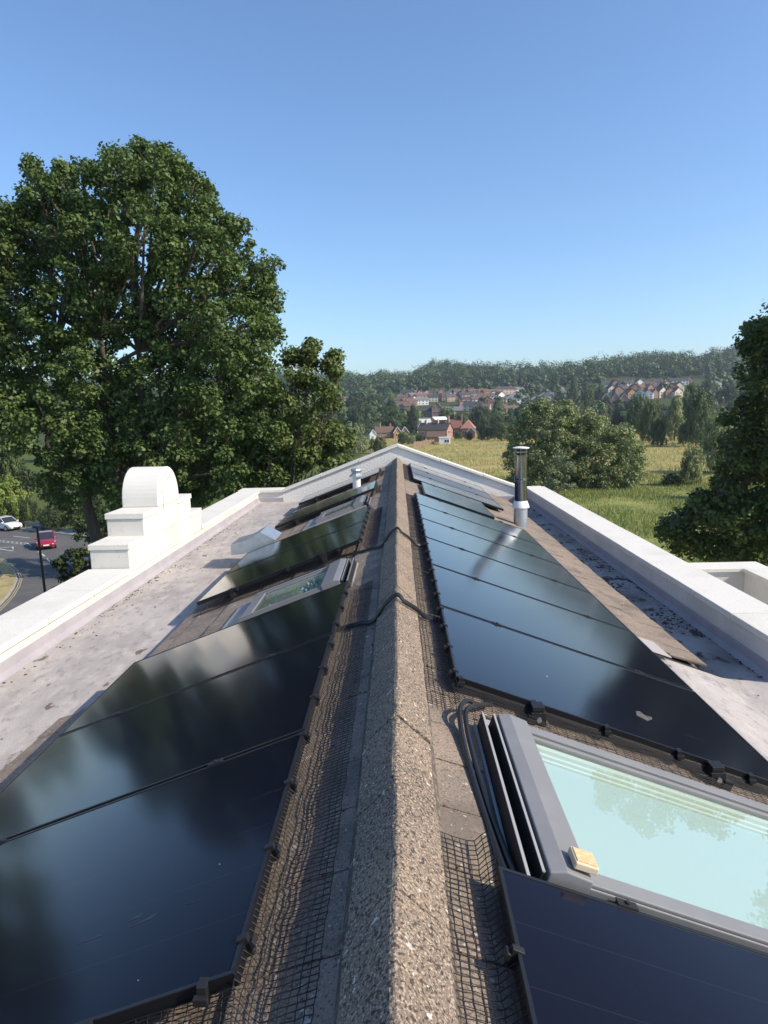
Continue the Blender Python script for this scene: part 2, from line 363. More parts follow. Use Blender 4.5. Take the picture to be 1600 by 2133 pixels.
parapet(-3.285, -3.76, YN, GY+.10, FL, -1.83, [y for y in (-2.9, -1.8, -.7, .4, 1.5, 2.6, 3.75, 4.85, 5.92, 6.86, 7.84, 10.87, 12.0, 13.1, 14.2, 15.2)], skip=(7.84, 10.87))
parapet(2.975, 3.39, 5.12, GY+.10, FRZ, -1.875, (5.85, 6.62, 7.7, 8.8, 9.9, 11.0, 12.1, 13.2, 14.3, 15.3))
# stepped pediment with a round head on the left parapet
mb = MB(); xi, xo = -3.262, -3.735; yc = 9.36
def blk(y0, y1, z0, z1): mb.box(xo, xi, y0, y1, Zr(z0), Zr(z1))
blk(7.86, 10.86, -1.895, -1.605); blk(8.39, 10.37, -1.603, -1.315)
r_ = .425; zc = -1.165
arch = [(yc+r_*math.cos(t), Zr(zc)+r_*math.sin(t)) for t in np.linspace(0, PI, 25)]
mb.prism([(yc+r_, Zr(-1.313))] + arch + [(yc-r_, Zr(-1.313))], xo, xi, axis='x')
ped = mb.build('stepped_pediment', M_WHITE, bld, bevel=.008)
mb = MB()
for (a, b, c, d) in ((7.83, 8.42, -1.603, -1.535), (10.32, 10.89, -1.603, -1.535), (8.36, 8.96, -1.313, -1.24), (9.76, 10.40, -1.313, -1.24)):
    mb = MB(); mb.box(xo-.014, xi+.014, a+.012, b-.012, Zr(c), Zr(d)); mb.build('slab', M_COPE, ped, bevel=.006)
mb = MB(); ro, ri = .437, .385                 # raised rim of the round head
rim = [(yc+ro*math.cos(t), Zr(zc)+ro*math.sin(t)) for t in np.linspace(0, PI, 25)]
mb.prism([(yc+ro, Zr(-1.238))]+rim+[(yc-ro, Zr(-1.238))], xo-.004, xi+.012, axis='x')
mb.build('round_head', mat('weathered_white', (.66, .64, .59), .85, [(3, (.60, .58, .52), .45, .7, .6), (30, (.40, .38, .34), .62, .75, .5, 6)], stretch=(.4, 3, .5), bump=[(50, .0015)]), ped, bevel=.01)
mb = MB()                                       # flaking paint mark on the round face
pts = [(9.13, -1.30), (9.14, -1.15), (9.11, -1.02), (9.16, -.93), (9.24, -.87), (9.33, -.83)]
mb.tube([(xi+.013, p[0], Zr(p[1])) for p in pts], .004, 5)
for (yy, zz) in ((9.42, -.885), (9.36, -.90), (9.48, -.90), (9.45, -.86)): mb.box(xi+.0125, xi+.016, yy-.012, yy+.012, Zr(zz)-.010, Zr(zz)+.010)
mb.build('paint_crack', mat('bare_render', (.34, .31, .27), .9), ped)

# far gable parapet
AX, AZ = -.02, -.815
mb = MB()
prof = [(-3.72, Zr(-2.31)), (3.33, Zr(-2.31)), (3.33, Zr(-1.935)), (2.95, Zr(AZ-T*2.97)-.07), (AX, Zr(AZ)-.07), (-2.72, Zr(AZ-T*2.70)-.07), (-3.72, Zr(-1.87))]
mb.prism(prof, GY, 15.97)
gp = mb.build('gable_parapet', M_RENDER, bld)
mb = MB()
def gc(xa, za, xb, zb):
    n = max(1, round(abs(xb-xa)/1.02))
    for i in range(n):
        a, b = i/n, (i+1)/n; x1_, z1_ = xa+(xb-xa)*a, za+(zb-za)*a; x2_, z2_ = xa+(xb-xa)*b, za+(zb-za)*b
        x1_ += .005; x2_ -= .005
        mb.hexa([(x1_, GY-.055, Zr(z1_)-.062), (x2_, GY-.055, Zr(z2_)-.062), (x2_, 16.02, Zr(z2_)-.062), (x1_, 16.02, Zr(z1_)-.062), (x1_, GY-.055, Zr(z1_)), (x2_, GY-.055, Zr(z2_)), (x2_, 16.02, Zr(z2_)), (x1_, 16.02, Zr(z1_))])
zl = AZ-T*2.70
gc(-3.76, -1.812, -2.72, zl); gc(-2.72, zl, AX, AZ); gc(AX, AZ, 2.95, AZ-T*2.97); gc(2.95, AZ-T*2.97, 3.385, -1.90)
mb.build('coping', M_COPE, gp, bevel=.006)
mb = MB(); mb.box(-3.30, -2.70, GY-.012, GY+.002, Zr(FL)-.01, Zr(FL)+.10); mb.build('upstand', M_UPST, gp)
mb = MB(); mb.box(2.30, 2.99, GY-.012, GY+.002, Zr(FRZ)-.01, Zr(FRZ)+.15); mb.build('upstand', M_UPST, gp)

# lower roof bay on the right with its own white parapet
mb = MB(); bz = -2.5
mb.box(3.32, 5.54, 10.018, 10.38, 0, Zr(bz)-.06); mb.box(5.20, 5.54, 2.0, 10.017, 0, Zr(bz)-.06); mb.box(3.32, 5.197, 2.0, 2.35, 0, Zr(bz)-.06)
bay = mb.build('side_bay', M_WHITE, bld, bevel=.005)
for q in ((3.31, 5.57, 9.98, 10.41), (5.16, 5.57, 1.96, 9.975), (3.31, 5.155, 1.96, 2.39)):
    mb = MB(); mb.box(*q, Zr(bz)-.058, Zr(bz)); mb.build('coping', M_COPE, bay, bevel=.006)
mb = MB(); mb.box(3.32, 5.197, 2.353, 10.017, Zr(-3.6), Zr(-3.5)); mb.build('flat_roof', M_FELT, bay)

# loose moss on the flat roofs
def blob_mesh(cs, seed):
    r = np.random.RandomState(seed); V = []; F = []
    for (x, y, z, s) in cs:
        n = 7; o = len(V)
        V.append((x, y, z+s*.5))
        for ring, (rr, zz) in enumerate(((.55, .38), (1, 0))):
            for k in range(n):
                a = 2*PI*k/n; q = rr*s*r.uniform(.6, 1.3); V.append((x+q*math.cos(a), y+q*math.sin(a), z+zz*s*r.uniform(.5, 1.2)-.002))
        for k in range(n):
            F.append((o, o+1+k, o+1+(k+1) % n)); F.append((o+1+k, o+1+n+k, o+1+n+(k+1) % n, o+1+(k+1) % n))
    return V, F
cs = []
for _ in range(420):
    y = rnd.choice([rnd.gauss(8.2, .9), rnd.gauss(12, 1.6), rnd.uniform(2, 15)]); cs.append((-3.20+abs(rnd.gauss(0, .05))+(.0 if rnd.random() < .8 else rnd.uniform(0, .5)), min(y, 15.4), Zr(FL), rnd.uniform(.004, .016)))
mb = MB(); V, F = blob_mesh(cs, 1); mb.add(V, F)
tag(mb.build('moss_crumbs', M_MOSS), 'brown moss crumbs along the gutter line of the left flat roof', 'moss', kind='stuff')
cs = []
for _ in range(900):
    c = rnd.choice([(2.78, 9.6, .12, .5), (2.62, 8.0, .10, .35), (2.78, 6.7, .11, .22), (2.93, 6.0, .02, .6), (2.92, 8.2, .02, 1.5), (2.5, 5.6, .05, .3)])
    cs.append((min(2.94, max(2.44, rnd.gauss(c[0], c[2]))), max(5.25, rnd.gauss(c[1], c[3])), Zr(FRZ), rnd.uniform(.004, .02)))
for _ in range(70): cs.append((rnd.uniform(2.0, 2.8), rnd.uniform(3.6, 5.15), Zr(FRZ), rnd.uniform(.003, .012)))
mb = MB(); V, F = blob_mesh(cs, 2); mb.add(V, F)
tag(mb.build('moss_crumbs', M_MOSS), 'dark moss clumps scattered over the shaded right flat roof', 'moss', kind='stuff')
cs = []                                          # rust-brown moss in the tile joints
for _ in range(1500):
    sd = rnd.choice((-1, 1)); kk = rnd.randrange(0, 40); yj = YN+.02+.3*(kk+14)+rnd.gauss(0, .006)
    v = abs(rnd.gauss(.22, .08)) if rnd.random() < .7 else rnd.uniform(.2, 2.1)
    if rnd.random() > (.9 if kk % 3 == 0 else .35): continue
    cs.append((X0+sd*v*CT, yj, Zr(TZ)-v*ST+.012, rnd.uniform(.003, .009)))
for _ in range(500): cs.append((X0-rnd.gauss(.42, .05), rnd.gauss(1.22, .035), Zr(TZ)-.42*T+.008, rnd.uniform(.003, .009)))
mb = MB(); V, F = blob_mesh(cs, 3); mb.add(V, F)
tag(mb.build('moss_crumbs', mat('rusty_moss', (.10, .04, .02), 1.0, [(60, (.18, .08, .04), .45, .6, .8)])), 'rust brown moss tufts growing in the joints of the roof tiles', 'moss', kind='stuff')

# ------------------------------------------------------------------ solar panels
def make_panel(ln, wd, clamps=True):
    """origin: middle of the upper edge, x runs down the slope, y along the ridge, top of frame at z=0"""
    r = empty('solar_panel', (0, 0, 0))
    h = wd/2; lip = .011; d = .035
    mb = MB()
    mb.box(0, ln, -h, -h+lip, -d, 0); mb.box(0, ln, h-lip, h, -d, 0); mb.box(0, lip, -h+lip, h-lip, -d, 0); mb.box(ln-lip, ln, -h+lip, h-lip, -d, 0)
    mb.build('frame', M_PVFRAME, r, bevel=.0012, local=True)
    mb = MB(); mb.box(lip, ln-lip, -h+lip, h-lip, -.008, -.0025); mb.build('glass', M_PV, r, local=True)
    mb = MB(); mb.box(lip, ln-lip, -h+lip, h-lip, -.0125, -.0090); mb.build('backsheet', M_BLACK, r, local=True)
    for v in (.22*ln, .78*ln):
        mb = MB(); mb.box(v-.03, v+.03, h-.004, h+.024, .0005, .0045); mb.box(v-.03, v+.03, h+.003, h+.017, -.05, .0005)
        mb.tube([(v, h+.010, .0045), (v, h+.010, .0105)], .007, 8)
        mb.build('clamp', M_BLACK, r, local=True)
    return r
PANEL_P = make_panel(1.722, 1.134); PANEL_L = make_panel(1.134, 1.722)
used = {}
LZ = lambda x: Zr(-1.118) - T*abs(x-(-.07))
def place_panel(side, xtop, yc, label, group, proto=PANEL_P):
    o = proto if not used.get(proto.name) else copy_tree(proto); used[proto.name] = 1
    o.location = (xtop, yc, LZ(xtop)); o.rotation_euler = (0, rad(20.24), PI if side < 0 else 0)
    tag(o, label, 'solar panel', group); return o
GL, GR = 'black solar panels on the left roof slope', 'black solar panels on the right roof slope'
XL, XR = -.39, .25
WP = 1.154
nL = ['nearest large panel at bottom left, with faint scratches', 'second from the camera on the left slope', 'third of the near left bank, beside the skylight']
for k in range(3): place_panel(-1, XL, 1.32+.567+k*WP, 'black solar panel, '+nL[k], GL)
place_panel(-1, XL, 6.341+.567, 'black solar panel just beyond the nearer left skylight, the closer of a pair', GL)
place_panel(-1, XL, 6.341+.567+WP, 'black solar panel beside the galvanised cowl, the farther of a pair', GL)
place_panel(-1, XL, 10.60+.567, 'lone black solar panel beyond the farther left skylight', GL)
place_panel(-1, XL, 13.25+.567, 'farthest solar panel on the left slope, behind the small white cowl', GL)
place_panel(1, XR, 1.67-.567, 'dark blue black solar panel at the bottom right corner with thin cell lines', GR)
place_panel(1, XR, 1.67-.567-WP, 'black solar panel behind the bottom right one, below the frame edge', GR)
nR = ['nearest of the long right bank, above the mesh skirt'] + [q+' from the camera in the long right bank' for q in ('second', 'third', 'fourth', 'fifth')] + ['sixth and last of the long right bank, beside the flue foot']
for k in range(6): place_panel(1, XR, 2.981+.567+k*WP, 'black solar panel, '+nR[k], GR)
place_panel(1, .40, 10.20+.861, 'solar panel laid sideways, set lower between the long right bank and the far bank', GR, PANEL_L)
nD = ['nearest of the three pale far panels', 'middle one of the three pale far panels', 'last of the three far panels, against the white gable']
for k in range(3): place_panel(1, .27, 12.02+.567+k*WP, 'solar panel on the right slope, '+nD[k], GR)
# rails under the panels
rail_sets = [(-1, XL, 1.25, 4.85), (-1, XL, 6.28, 8.72), (-1, XL, 10.5, 11.85), (-1, XL, 13.18, 14.5), (1, XR, -.7, 1.73), (1, XR, 2.90, 9.98), (1, .27, 11.95, 15.5)]
rl = ['under the near left panels', 'under the left pair of panels beyond the skylight', 'under the lone left panel', 'under the farthest left panel', 'under the bottom right panels', 'under the long right bank', 'under the far right bank']
for (sd, xt, a, b), lb in zip(rail_sets, rl):
    r = empty('mounting_rail', (xt, a, LZ(xt)-.1), 'pair of dark mounting rails '+lb, 'rail', 'mounting rails under the solar panels')
    for v in (.22*1.722, .78*1.722):
        mb = MB()
        def Q(v_, h_): return (xt+sd*(v_*CT+h_*ST), LZ(xt)-v_*ST+h_*CT)
        p = [Q(v-.02, -.085), Q(v+.02, -.085), Q(v+.02, -.039), Q(v-.02, -.039)]
        mb.prism(p, a, b)
        for yy in np.arange(a+.1, b, 1.1):
            p2 = [Q(v-.03, -.105), Q(v+.03, -.105), Q(v+.03, -.086), Q(v-.03, -.086)]; mb.prism(p2, yy, yy+.04)
        mb.build('rail', M_BLACK, r)
# bird dropping smear, dust smears and specks: marks with their own shape lying on the glass
def mark(side, k, poly, name, m_):
    pn = [o for o in bpy.data.objects if o.get('label') == k][0]
    mb = MB(); pts = []
    for (px, py) in poly:
        d = (px-800)/F_PX*CR - (py-1066.5)/F_PX*CU + CF
        n_ = Vector((side*ST, 0, CT)); p0 = pn.location - Vector((0, 0, CAMZ)); t = n_.dot(p0)/n_.dot(d); h = d*t - p0
        pts.append((h.dot(Vector((side*CT, 0, -ST))), side*h.y))
    mb.prism(pts, -.0022, -.0016, axis='z'); mb.build(name, m_, pn, local=True)
M_DROP = mat('dried_dropping', (.10, .09, .08), .9, [(40, (.05, .045, .045), .45, .6, .9)])
M_DUST = mat('dust_smear', (.035, .036, .042), .5)
lbR = 'black solar panel, '+nR[0]; lbL = 'black solar panel, '+nL[0]
mark(1, lbR, [(1325, 1480), (1333, 1481), (1343, 1489), (1358, 1493), (1359, 1498), (1349, 1501), (1338, 1495), (1327, 1490)], 'dropping', M_DROP)
for q in ([(160, 1967), (206, 1947), (212, 1944), (208, 1949)], [(265, 1919), (283, 1908), (298, 1900), (285, 1911)], [(268, 1932), (300, 1915), (332, 1897), (312, 1913)], [(386, 1883), (414, 1874), (418, 1871), (400, 1880)]): mark(-1, lbL, q, 'dust_smear', M_DUST)
for (cx, cy) in ((457, 1799), (287, 2041)): mark(-1, lbL, [(cx-1.6, cy-1.2), (cx+1.6, cy-1), (cx+1.2, cy+1.4), (cx-1.4, cy+1.1)], 'speck', mat('white_speck', (.22, .22, .22), .8))
for (cx, cy) in ((1140, 1408),): mark(1, lbR, [(cx-1.6, cy-1.2), (cx+1.6, cy-1), (cx+1.2, cy+1.4), (cx-1.4, cy+1.1)], 'speck', mat('white_speck', (.22, .22, .22), .8))
def on_slope(sd, x, y, h, zf=LZ): return (x+sd*h*ST, y, zf(x)+h*CT)

# ------------------------------------------------------------------ netting around the panels
def wires(lines, r):
    """lines: list of (n,3) arrays -> triangular section wires"""
    Vs = []; Fs = []; o = 0
    for P in lines:
        P = np.asarray(P, float); n = len(P); d = np.gradient(P, axis=0); d /= np.linalg.norm(d, axis=1)[:, None]+1e-9
        up = np.array([0, 0, 1.0]); a = np.cross(d, up); l = np.linalg.norm(a, axis=1)[:, None]; a = np.where(l > .2, a/(l+1e-9), np.array([1., 0, 0])); b = np.cross(a, d)
        ring = [P + r*(a*math.cos(t)+b*math.sin(t)) for t in (PI/2, PI/2+2*PI/3, PI/2+4*PI/3)]
        Vs.append(np.stack(ring, 1).reshape(-1, 3)); i = np.arange(n-1)[:, None]*3+o
        for k in range(3): Fs.append(np.concatenate([i+k, i+(k+1) % 3, i+3+(k+1) % 3, i+3+k], 1))
        o += 3*n
    return np.concatenate(Vs), np.concatenate(Fs)
def net_lines(f, lu, lv, su, sv, seed, jit=.002, warp=.0032):
    r = np.random.RandomState(seed); nu, nv = max(2, int(lu/su)), max(2, int(lv/sv))
    U, V_ = np.meshgrid(np.linspace(0, 1, nu+1), np.linspace(0, 1, nv+1), indexing='ij')
    ph = r.uniform(0, 6, 6)
    Wp = (np.sin(U*lu*9+ph[0])*np.sin(V_*lv*11+ph[1]) + .6*np.sin(U*lu*23+V_*lv*17+ph[2]))*warp
    G = np.zeros((nu+1, nv+1, 3))
    for i in range(nu+1):
        for j in range(nv+1): G[i, j] = f(U[i, j]+Wp[i, j]/lu, V_[i, j]+Wp[i, j]*.5/lv, Wp[i, j])
    G += r.uniform(-jit, jit, G.shape)*np.array([1, 1, .5])
    L = [G[i] for i in range(nu+1)] + [G[:, j] for j in range(nv+1)]
    return L
def topnet(sd, xp, xr, ya, yb, seed, spacing=.021, zfac=1.0):
    """sheet from the panel's upper edge down on to the tiles and up to the ridge"""
    ze = LZ(xp)-.012
    def f(u, v, wv):
        y = ya+(yb-ya)*u; v = min(max(v, 0), 1.02)
        x = xp + (xr-xp)*v
        s = min(1, v/.38); s = s*s*(3-2*s)
        z = ze*(1-s) + (tilez(x)+.030+abs(wv)*.9)*s
        return (x, y, z)
    return net_lines(f, yb-ya, abs(xr-xp)*1.1, spacing, spacing, seed)
def endnet(sd, xt, xb, yp, yo, seed, su=.030, sv=.019):
    """skirt hanging from the near edge of a bank to the tiles"""
    def f(u, v, wv):
        x = xt+(xb-xt)*u; v = min(max(v, 0), 1.0); y = yp+(yo-yp)*(v**1.5)
        zt, zb = LZ(x)-.030, tilez(x)+.028
        s = min(1, v*1.35)
        return (x, y+wv*.5, zt*(1-s)+zb*s)
    return net_lines(f, abs(xb-xt)/CT, .30, su, sv, seed, jit=.0015, warp=.004)
nets = []
def make_net(lines, clips, name_label, r=.0015):
    V, F = wires(lines, r)
    root = empty('bird_netting', tuple(V.mean(0)), name_label, 'netting', 'black wire bird netting round the solar panels')
    np_mesh('mesh', V, F, M_NET, root)
    for (sd, x, y, ang) in clips:
        mb = MB(); z = LZ(x)
        if ang == 0:   # clip on the upper edge
            def Q(v_, h_): return (x+sd*(v_*CT+h_*ST), z-v_*ST+h_*CT)
            mb.prism([Q(-.012, -.045), Q(.018, -.045), Q(.018, .004), Q(-.012, .006)], y-.009, y+.009)
            mb.prism([Q(-.026, -.020), Q(-.012, -.030), Q(-.012, -.008), Q(-.022, -.006)], y-.013, y+.013)
        else:
            mb.box(x-.011, x+.011, y-.016, y+.014, z-.045, z+.005); mb.box(x-.016, x+.016, y-.030, y-.016, z-.030, z-.012)
        mb.build('clip', M_BLACK, root, bevel=.0015)
    return root
cl = lambda sd, x, ya, yb, st: [(sd, x, y, 0) for y in np.arange(ya, yb, st)]
make_net(topnet(-1, XL+.003, -.205, 1.02, 4.90, 11) + endnet(-1, XL, -2.0, 1.315, 1.16, 12) + net_lines(lambda u, v, wv: (-.21-.9*v, 1.16-.4*u, tilez(-.21-.9*v)+.032+abs(wv)), .4, .95, .022, .022, 19),
         cl(-1, XL, 1.42, 4.8, .34) + [(-1, XL-.07-.43*k, 1.318, 1) for k in range(4)], 'black wire netting draped from the near left panels on to the ridge tiles')
make_net(topnet(-1, XL+.003, -.215, 6.28, 8.78, 13, .024) + endnet(-1, XL, -2.0, 6.336, 6.16, 14, .034, .022), cl(-1, XL, 6.4, 8.6, .34)+[(-1, XL-.2-.5*k, 6.338, 1) for k in range(3)], 'black wire netting round the left pair of panels beyond the nearer skylight')
make_net(endnet(-1, XL, -2.0, 10.595, 10.45, 15, .05, .03) + topnet(-1, XL+.003, -.30, 10.6, 11.7, 21, .03), [], 'black wire skirt below the lone left panel beyond the farther skylight')
make_net(endnet(-1, XL, -2.0, 13.245, 13.1, 16, .05, .03) + topnet(-1, XL+.003, -.30, 13.3, 14.4, 22, .03), [], 'black wire skirt below the farthest left panel')
make_net(topnet(1, XR-.003, .105, 2.74, 9.95, 17, .021) + endnet(1, XR-.02, 1.85, 2.976, 2.70, 18, .045, .0135), cl(1, XR, 3.05, 9.8, .34)+[(1, XR+.02+.34*k, 2.979, 1) for k in range(5)], 'black wire netting between ridge and long right bank, with a skirt above the big skylight')
make_net(topnet(1, XR-.003, .095, -.4, 1.84, 23, .021), cl(1, XR, .3, 1.7, .36), 'black wire netting beside the bottom right panel')
make_net(topnet(1, .267, .105, 12.0, 15.4, 24, .03), [], 'black wire netting between ridge and far right bank')

# junction boxes / brackets under the near edge of the long right bank and on the bottom right panel
for (x, y, lb) in ((.62, 2.965, 'nearer the ridge'), (1.45, 2.965, 'farther down the slope')):
    r = empty('end_bracket', (x, y, LZ(x)), 'black end bracket on the near edge of the long right bank, '+lb, 'bracket', 'black end brackets on the long right bank')
    mb = MB(); mb.box(x-.035, x+.035, y-.055, y+.0, LZ(x)-.085, LZ(x)-.018); mb.box(x-.028, x+.028, y-.050, y+.012, LZ(x)-.016, LZ(x)+.008); mb.build('body', M_BLACK, r, bevel=.003)
    mb = MB(); mb.tube([(x, y-.056, LZ(x)-.05), (x, y-.066, LZ(x)-.05)], .012, 10); mb.build('bolt', M_ALU, r)

# ------------------------------------------------------------------ roof windows
def slope_builder(sd):
    """maps (v down slope, y, h above tiles) to world"""
    def P(v, y, h): return (X0+sd*(v*CT+h*ST), y, Zr(TZ)-v*ST+h*CT)
    def bx(mb, v0, v1, y0, y1, h0, h1, h1b=None):
        h1b = h1 if h1b is None else h1b
        mb.hexa([P(v0, y0, h0), P(v1, y0, h0), P(v1, y1, h0), P(v0, y1, h0), P(v0, y0, h1), P(v1, y0, h1b), P(v1, y1, h1b), P(v0, y1, h1)])
    return P, bx
def roof_window(sd, v0, v1, y0, y1, H, label, blind, big=False):
    P, bx = slope_builder(sd)
    r = empty('roof_window', P((v0+v1)/2, (y0+y1)/2, 0), label, 'skylight', 'grey framed skylights in the tiled roof')
    b = .085 if big else .06; hood = .125 if big else .15
    mb = MB()                                  # flashing apron around
    bx(mb, v0-.03, v1+.14, y0-.09, y0-.002, .018, .034); bx(mb, v0-.03, v1+.14, y1+.002, y1+.09, .018, .034); bx(mb, v1+.002, v1+.22, y0-.09, y1+.09, .012, .030)
    bx(mb, v0-.078, v0-.066, y0-.02, y1+.02, .012, .032)
    mb.build('flashing', M_FLASH, r, bevel=.003)
    mb = MB()                                  # sash: sides and bottom, stepped
    for (a, c, s) in ((y0, y0+b, 1), (y1-b, y1, -1)):
        bx(mb, v0+hood, v1, a, c, .0, H-.012)
        e0, e1 = (a+.004, c-.022) if s > 0 else (a+.022, c-.004)
        bx(mb, v0+hood, v1-.004, e0, e1, H-.0115, H)
    bx(mb, v1-.09, v1, y0+b, y1-b, 0, H-.014)
    mb.build('sash', M_SKYGREY, r, bevel=.003)
    mb = MB()                                  # two-facet hood over the head
    q = [(v0, .0), (v0, H+.002), (v0+.045, H+.018), (v0+hood, H+.012), (v0+hood, .0)]
    mb.add([P(a, y0-.006, h) for a, h in q]+[P(a, y1+.006, h) for a, h in q], [(0, 1, 2, 3, 4), (9, 8, 7, 6, 5)]+[(i, (i+1) % 5, (i+1) % 5+5, i+5) for i in range(5)])
    mb.build('hood', M_SKYGREY, r, bevel=.004)
    mb = MB()                                  # upright fins of the head gutter
    bx(mb, v0-.020, v0-.013, y0-.005, y1+.002, .0, H-.006); bx(mb, v0-.064, v0-.056, y0-.03, y1+.010, .0, H-.020)
    mb.build('head_gutter', M_BLACK, r)
    mb = MB(); bx(mb, v0-.021, v0-.012, y0-.005, y1+.002, H-.0055, H-.002); bx(mb, v0-.065, v0-.055, y0-.03, y1+.010, H-.0195, H-.016); mb.build('gutter_edge', M_FLASH, r)
    mb = MB(); bx(mb, v0-.053, v0-.0215, y0-.02, y1+.004, .004, .045); mb.build('gutter_floor', M_BLACK, r)  # black strip filling the trough between the two fins
    mb = MB(); bx(mb, v0+hood, v1-.09, y0+b, y1-b, H-.030, H-.022); mb.build('pane', M_GLASS, r)
    mb = MB(); bx(mb, v0+hood-.01, v1-.085, y0+b-.02, y1-b+.02, .030, .036); mb.build('blind', blind, r)
    mb = MB()
    for (a, c) in ((y0+b+.0005, y0+b+.012), (y1-b-.030, y1-b-.0005)): bx(mb, v0+hood, v1-.09, a, c, .015, H-.032)
    for (a, c, hh) in ((y1-b-.050, y1-b-.0305, .058), (y1-b-.066, y1-b-.0505, .046)): bx(mb, v0+hood+.03, v1-.09, a, c, .015, hh)
    mb.build('inner_lining', M_LINING, r, bevel=.002)
    return r, P, bx
rw, P, bx = roof_window(1, .41, 1.90, 1.700, 2.665, .105, 'large grey framed skylight with pale mint blind and tree reflection at lower right', M_BLIND, True)
mb = MB(); bx(mb, .475, .545, 1.71, 1.785, .128, .150); sn = mb.build('sensor_box', M_SENSOR, rw, bevel=.004)
mb = MB(); bx(mb, .480, .540, 1.718, 1.777, .1505, .153); mb.build('sensor_face', M_SENSORTOP, sn, bevel=.001)
roof_window(-1, .44, 1.30, 5.02, 5.77, .10, 'nearer skylight on the left slope, grey frame round greenish glass', M_BLINDG)
roof_window(-1, .50, 1.25, 9.62, 10.38, .09, 'farther skylight on the left slope, small and half hidden by panels', M_BLINDG)

# ------------------------------------------------------------------ cables
def smooth_path(pts, n=10):
    pts = [Vector(p) for p in pts]; out = []
    for i in range(len(pts)-1):
        p0, p1, p2, p3 = pts[max(i-1, 0)], pts[i], pts[i+1], pts[min(i+2, len(pts)-1)]
        for k in range(n):
            t = k/n; out.append(.5*((2*p1)+(-p0+p2)*t+(2*p0-5*p1+4*p2-p3)*t*t+(-p0+3*p1-3*p2+p3)*t**3))
    out.append(pts[-1]); return out
def rz(x): return Zr(-1.115)-abs(x-X0)*.85 if abs(x-X0) < .13 else tilez(x)+.012
def cable(pts, r, label):
    mb = MB(); mb.tube(smooth_path(pts), r, 8)
    return tag(mb.build('cable', M_CABLE, None, smooth=True), label, 'cable', 'black cables on the roof')
for (yb, lb) in ((3.86, 'nearer'), (5.98, 'farther')):
    for q, off in enumerate((0, .035)):
        y = yb+off; r = .0085 if yb < 5 else .009
        xs = [(-.46, y+.16), (-.36, y+.10), (-.25, y+.06), (-.17, y+.01), (-.10, y-.05+.03), (X0, y-.04+.02), (.02, y-.03), (.085, y+.03), (.15, y+.10), (.23, y+.12), (.34, y+.10)]
        if yb > 5: xs = [(-.74, y+.30), (-.6, y+.36)]+[(a, b+.12) for a, b in xs]
        pts = [(a, b, rz(a)+r+.012+(.006 if abs(a-X0) < .1 else 0)) for a, b in xs]
        cable(pts, r, ('%s of the two cable crossings over the ridge, %s strand' % (lb, ('near', 'far')[q])))
for k, dx in enumerate((0, .024)):
    cable([(.285+dx, 1.64, tilez(.28)+.05), (.272+dx, 1.85, tilez(.28)+.03), (.255+dx*.9, 2.10, tilez(.26)+.022), (.238+dx, 2.36, tilez(.24)+.03), (.232+dx, 2.55, tilez(.24)+.05), (.238+dx, 2.66, tilez(.24)+.085-dx*.6), (.275+dx, 2.74, tilez(.27)+.095-dx), (.33, 2.80, tilez(.33)+.07), (.40, 2.9, tilez(.4)+.05)], .0105,
          'thick black cable beside the big skylight head, %s' % ('strand nearer the ridge', 'strand touching the skylight')[k])
cable([(.33, 2.74, tilez(.33)+.05), (.45, 2.78, tilez(.45)+.03), (.62, 2.80, tilez(.62)+.028), (.85, 2.76, tilez(.85)+.024), (1.1, 2.77, tilez(1.1)+.028), (1.4, 2.84, tilez(1.4)+.03)], .0045, 'thin grey cable trailing below the mesh skirt above the big skylight')

# ------------------------------------------------------------------ flue, cowls
fx, fy = 2.0, 11.0
fl = empty('steel_flue', (fx, fy, tilez(fx)), 'tall polished steel flue with flat cap on the right slope', 'flue')
mb = MB(); mb.lathe([(.112, tilez(fx)-.12), (.112, Zr(-1.62))], fx, fy); mb.build('base_pipe', M_GALV, fl, smooth=True)
mb = MB(); mb.lathe([(.113, Zr(-1.66)), (.142, Zr(-1.655)), (.138, Zr(-1.63)), (.108, Zr(-1.55)), (.104, Zr(-1.545))], fx, fy); mb.build('storm_collar', M_PALEALU, fl, smooth=True)
mb = MB(); mb.lathe([(.100, Zr(-1.60)), (.100, Zr(-1.22)), (.104, Zr(-1.215)), (.104, Zr(-1.20)), (.100, Zr(-1.195)), (.104, Zr(-1.175)), (.100, Zr(-1.17)), (.100, Zr(-.82)), (.108, Zr(-.815)), (.108, Zr(-.795)), (.096, Zr(-.79))], fx, fy, 40); mb.build('pipe', M_STEEL, fl, smooth=True)
mb = MB(); mb.lathe([(.07, Zr(-.80)), (.07, Zr(-.70))], fx, fy); mb.build('inner_pipe', mat('dark_steel', (.05, .045, .04), .5, metal=.6), fl, smooth=True)  # dark coloured core in the gap below the cap
mb = MB()
for k in range(6): a = k*PI/3+.3; mb.box(fx+.098*math.cos(a)-.006, fx+.098*math.cos(a)+.006, fy+.098*math.sin(a)-.006, fy+.098*math.sin(a)+.006, Zr(-.79), Zr(-.685))
mb.lathe([(.101, Zr(-.757)), (.104, Zr(-.755)), (.104, Zr(-.735)), (.101, Zr(-.733))], fx, fy); mb.build('cage', M_STEEL, fl)
mb = MB(); mb.lathe([(.128, Zr(-.690)), (.132, Zr(-.686)), (.132, Zr(-.672)), (.05, Zr(-.658))], fx, fy); mb.build('cap', M_PALEALU, fl, smooth=True)

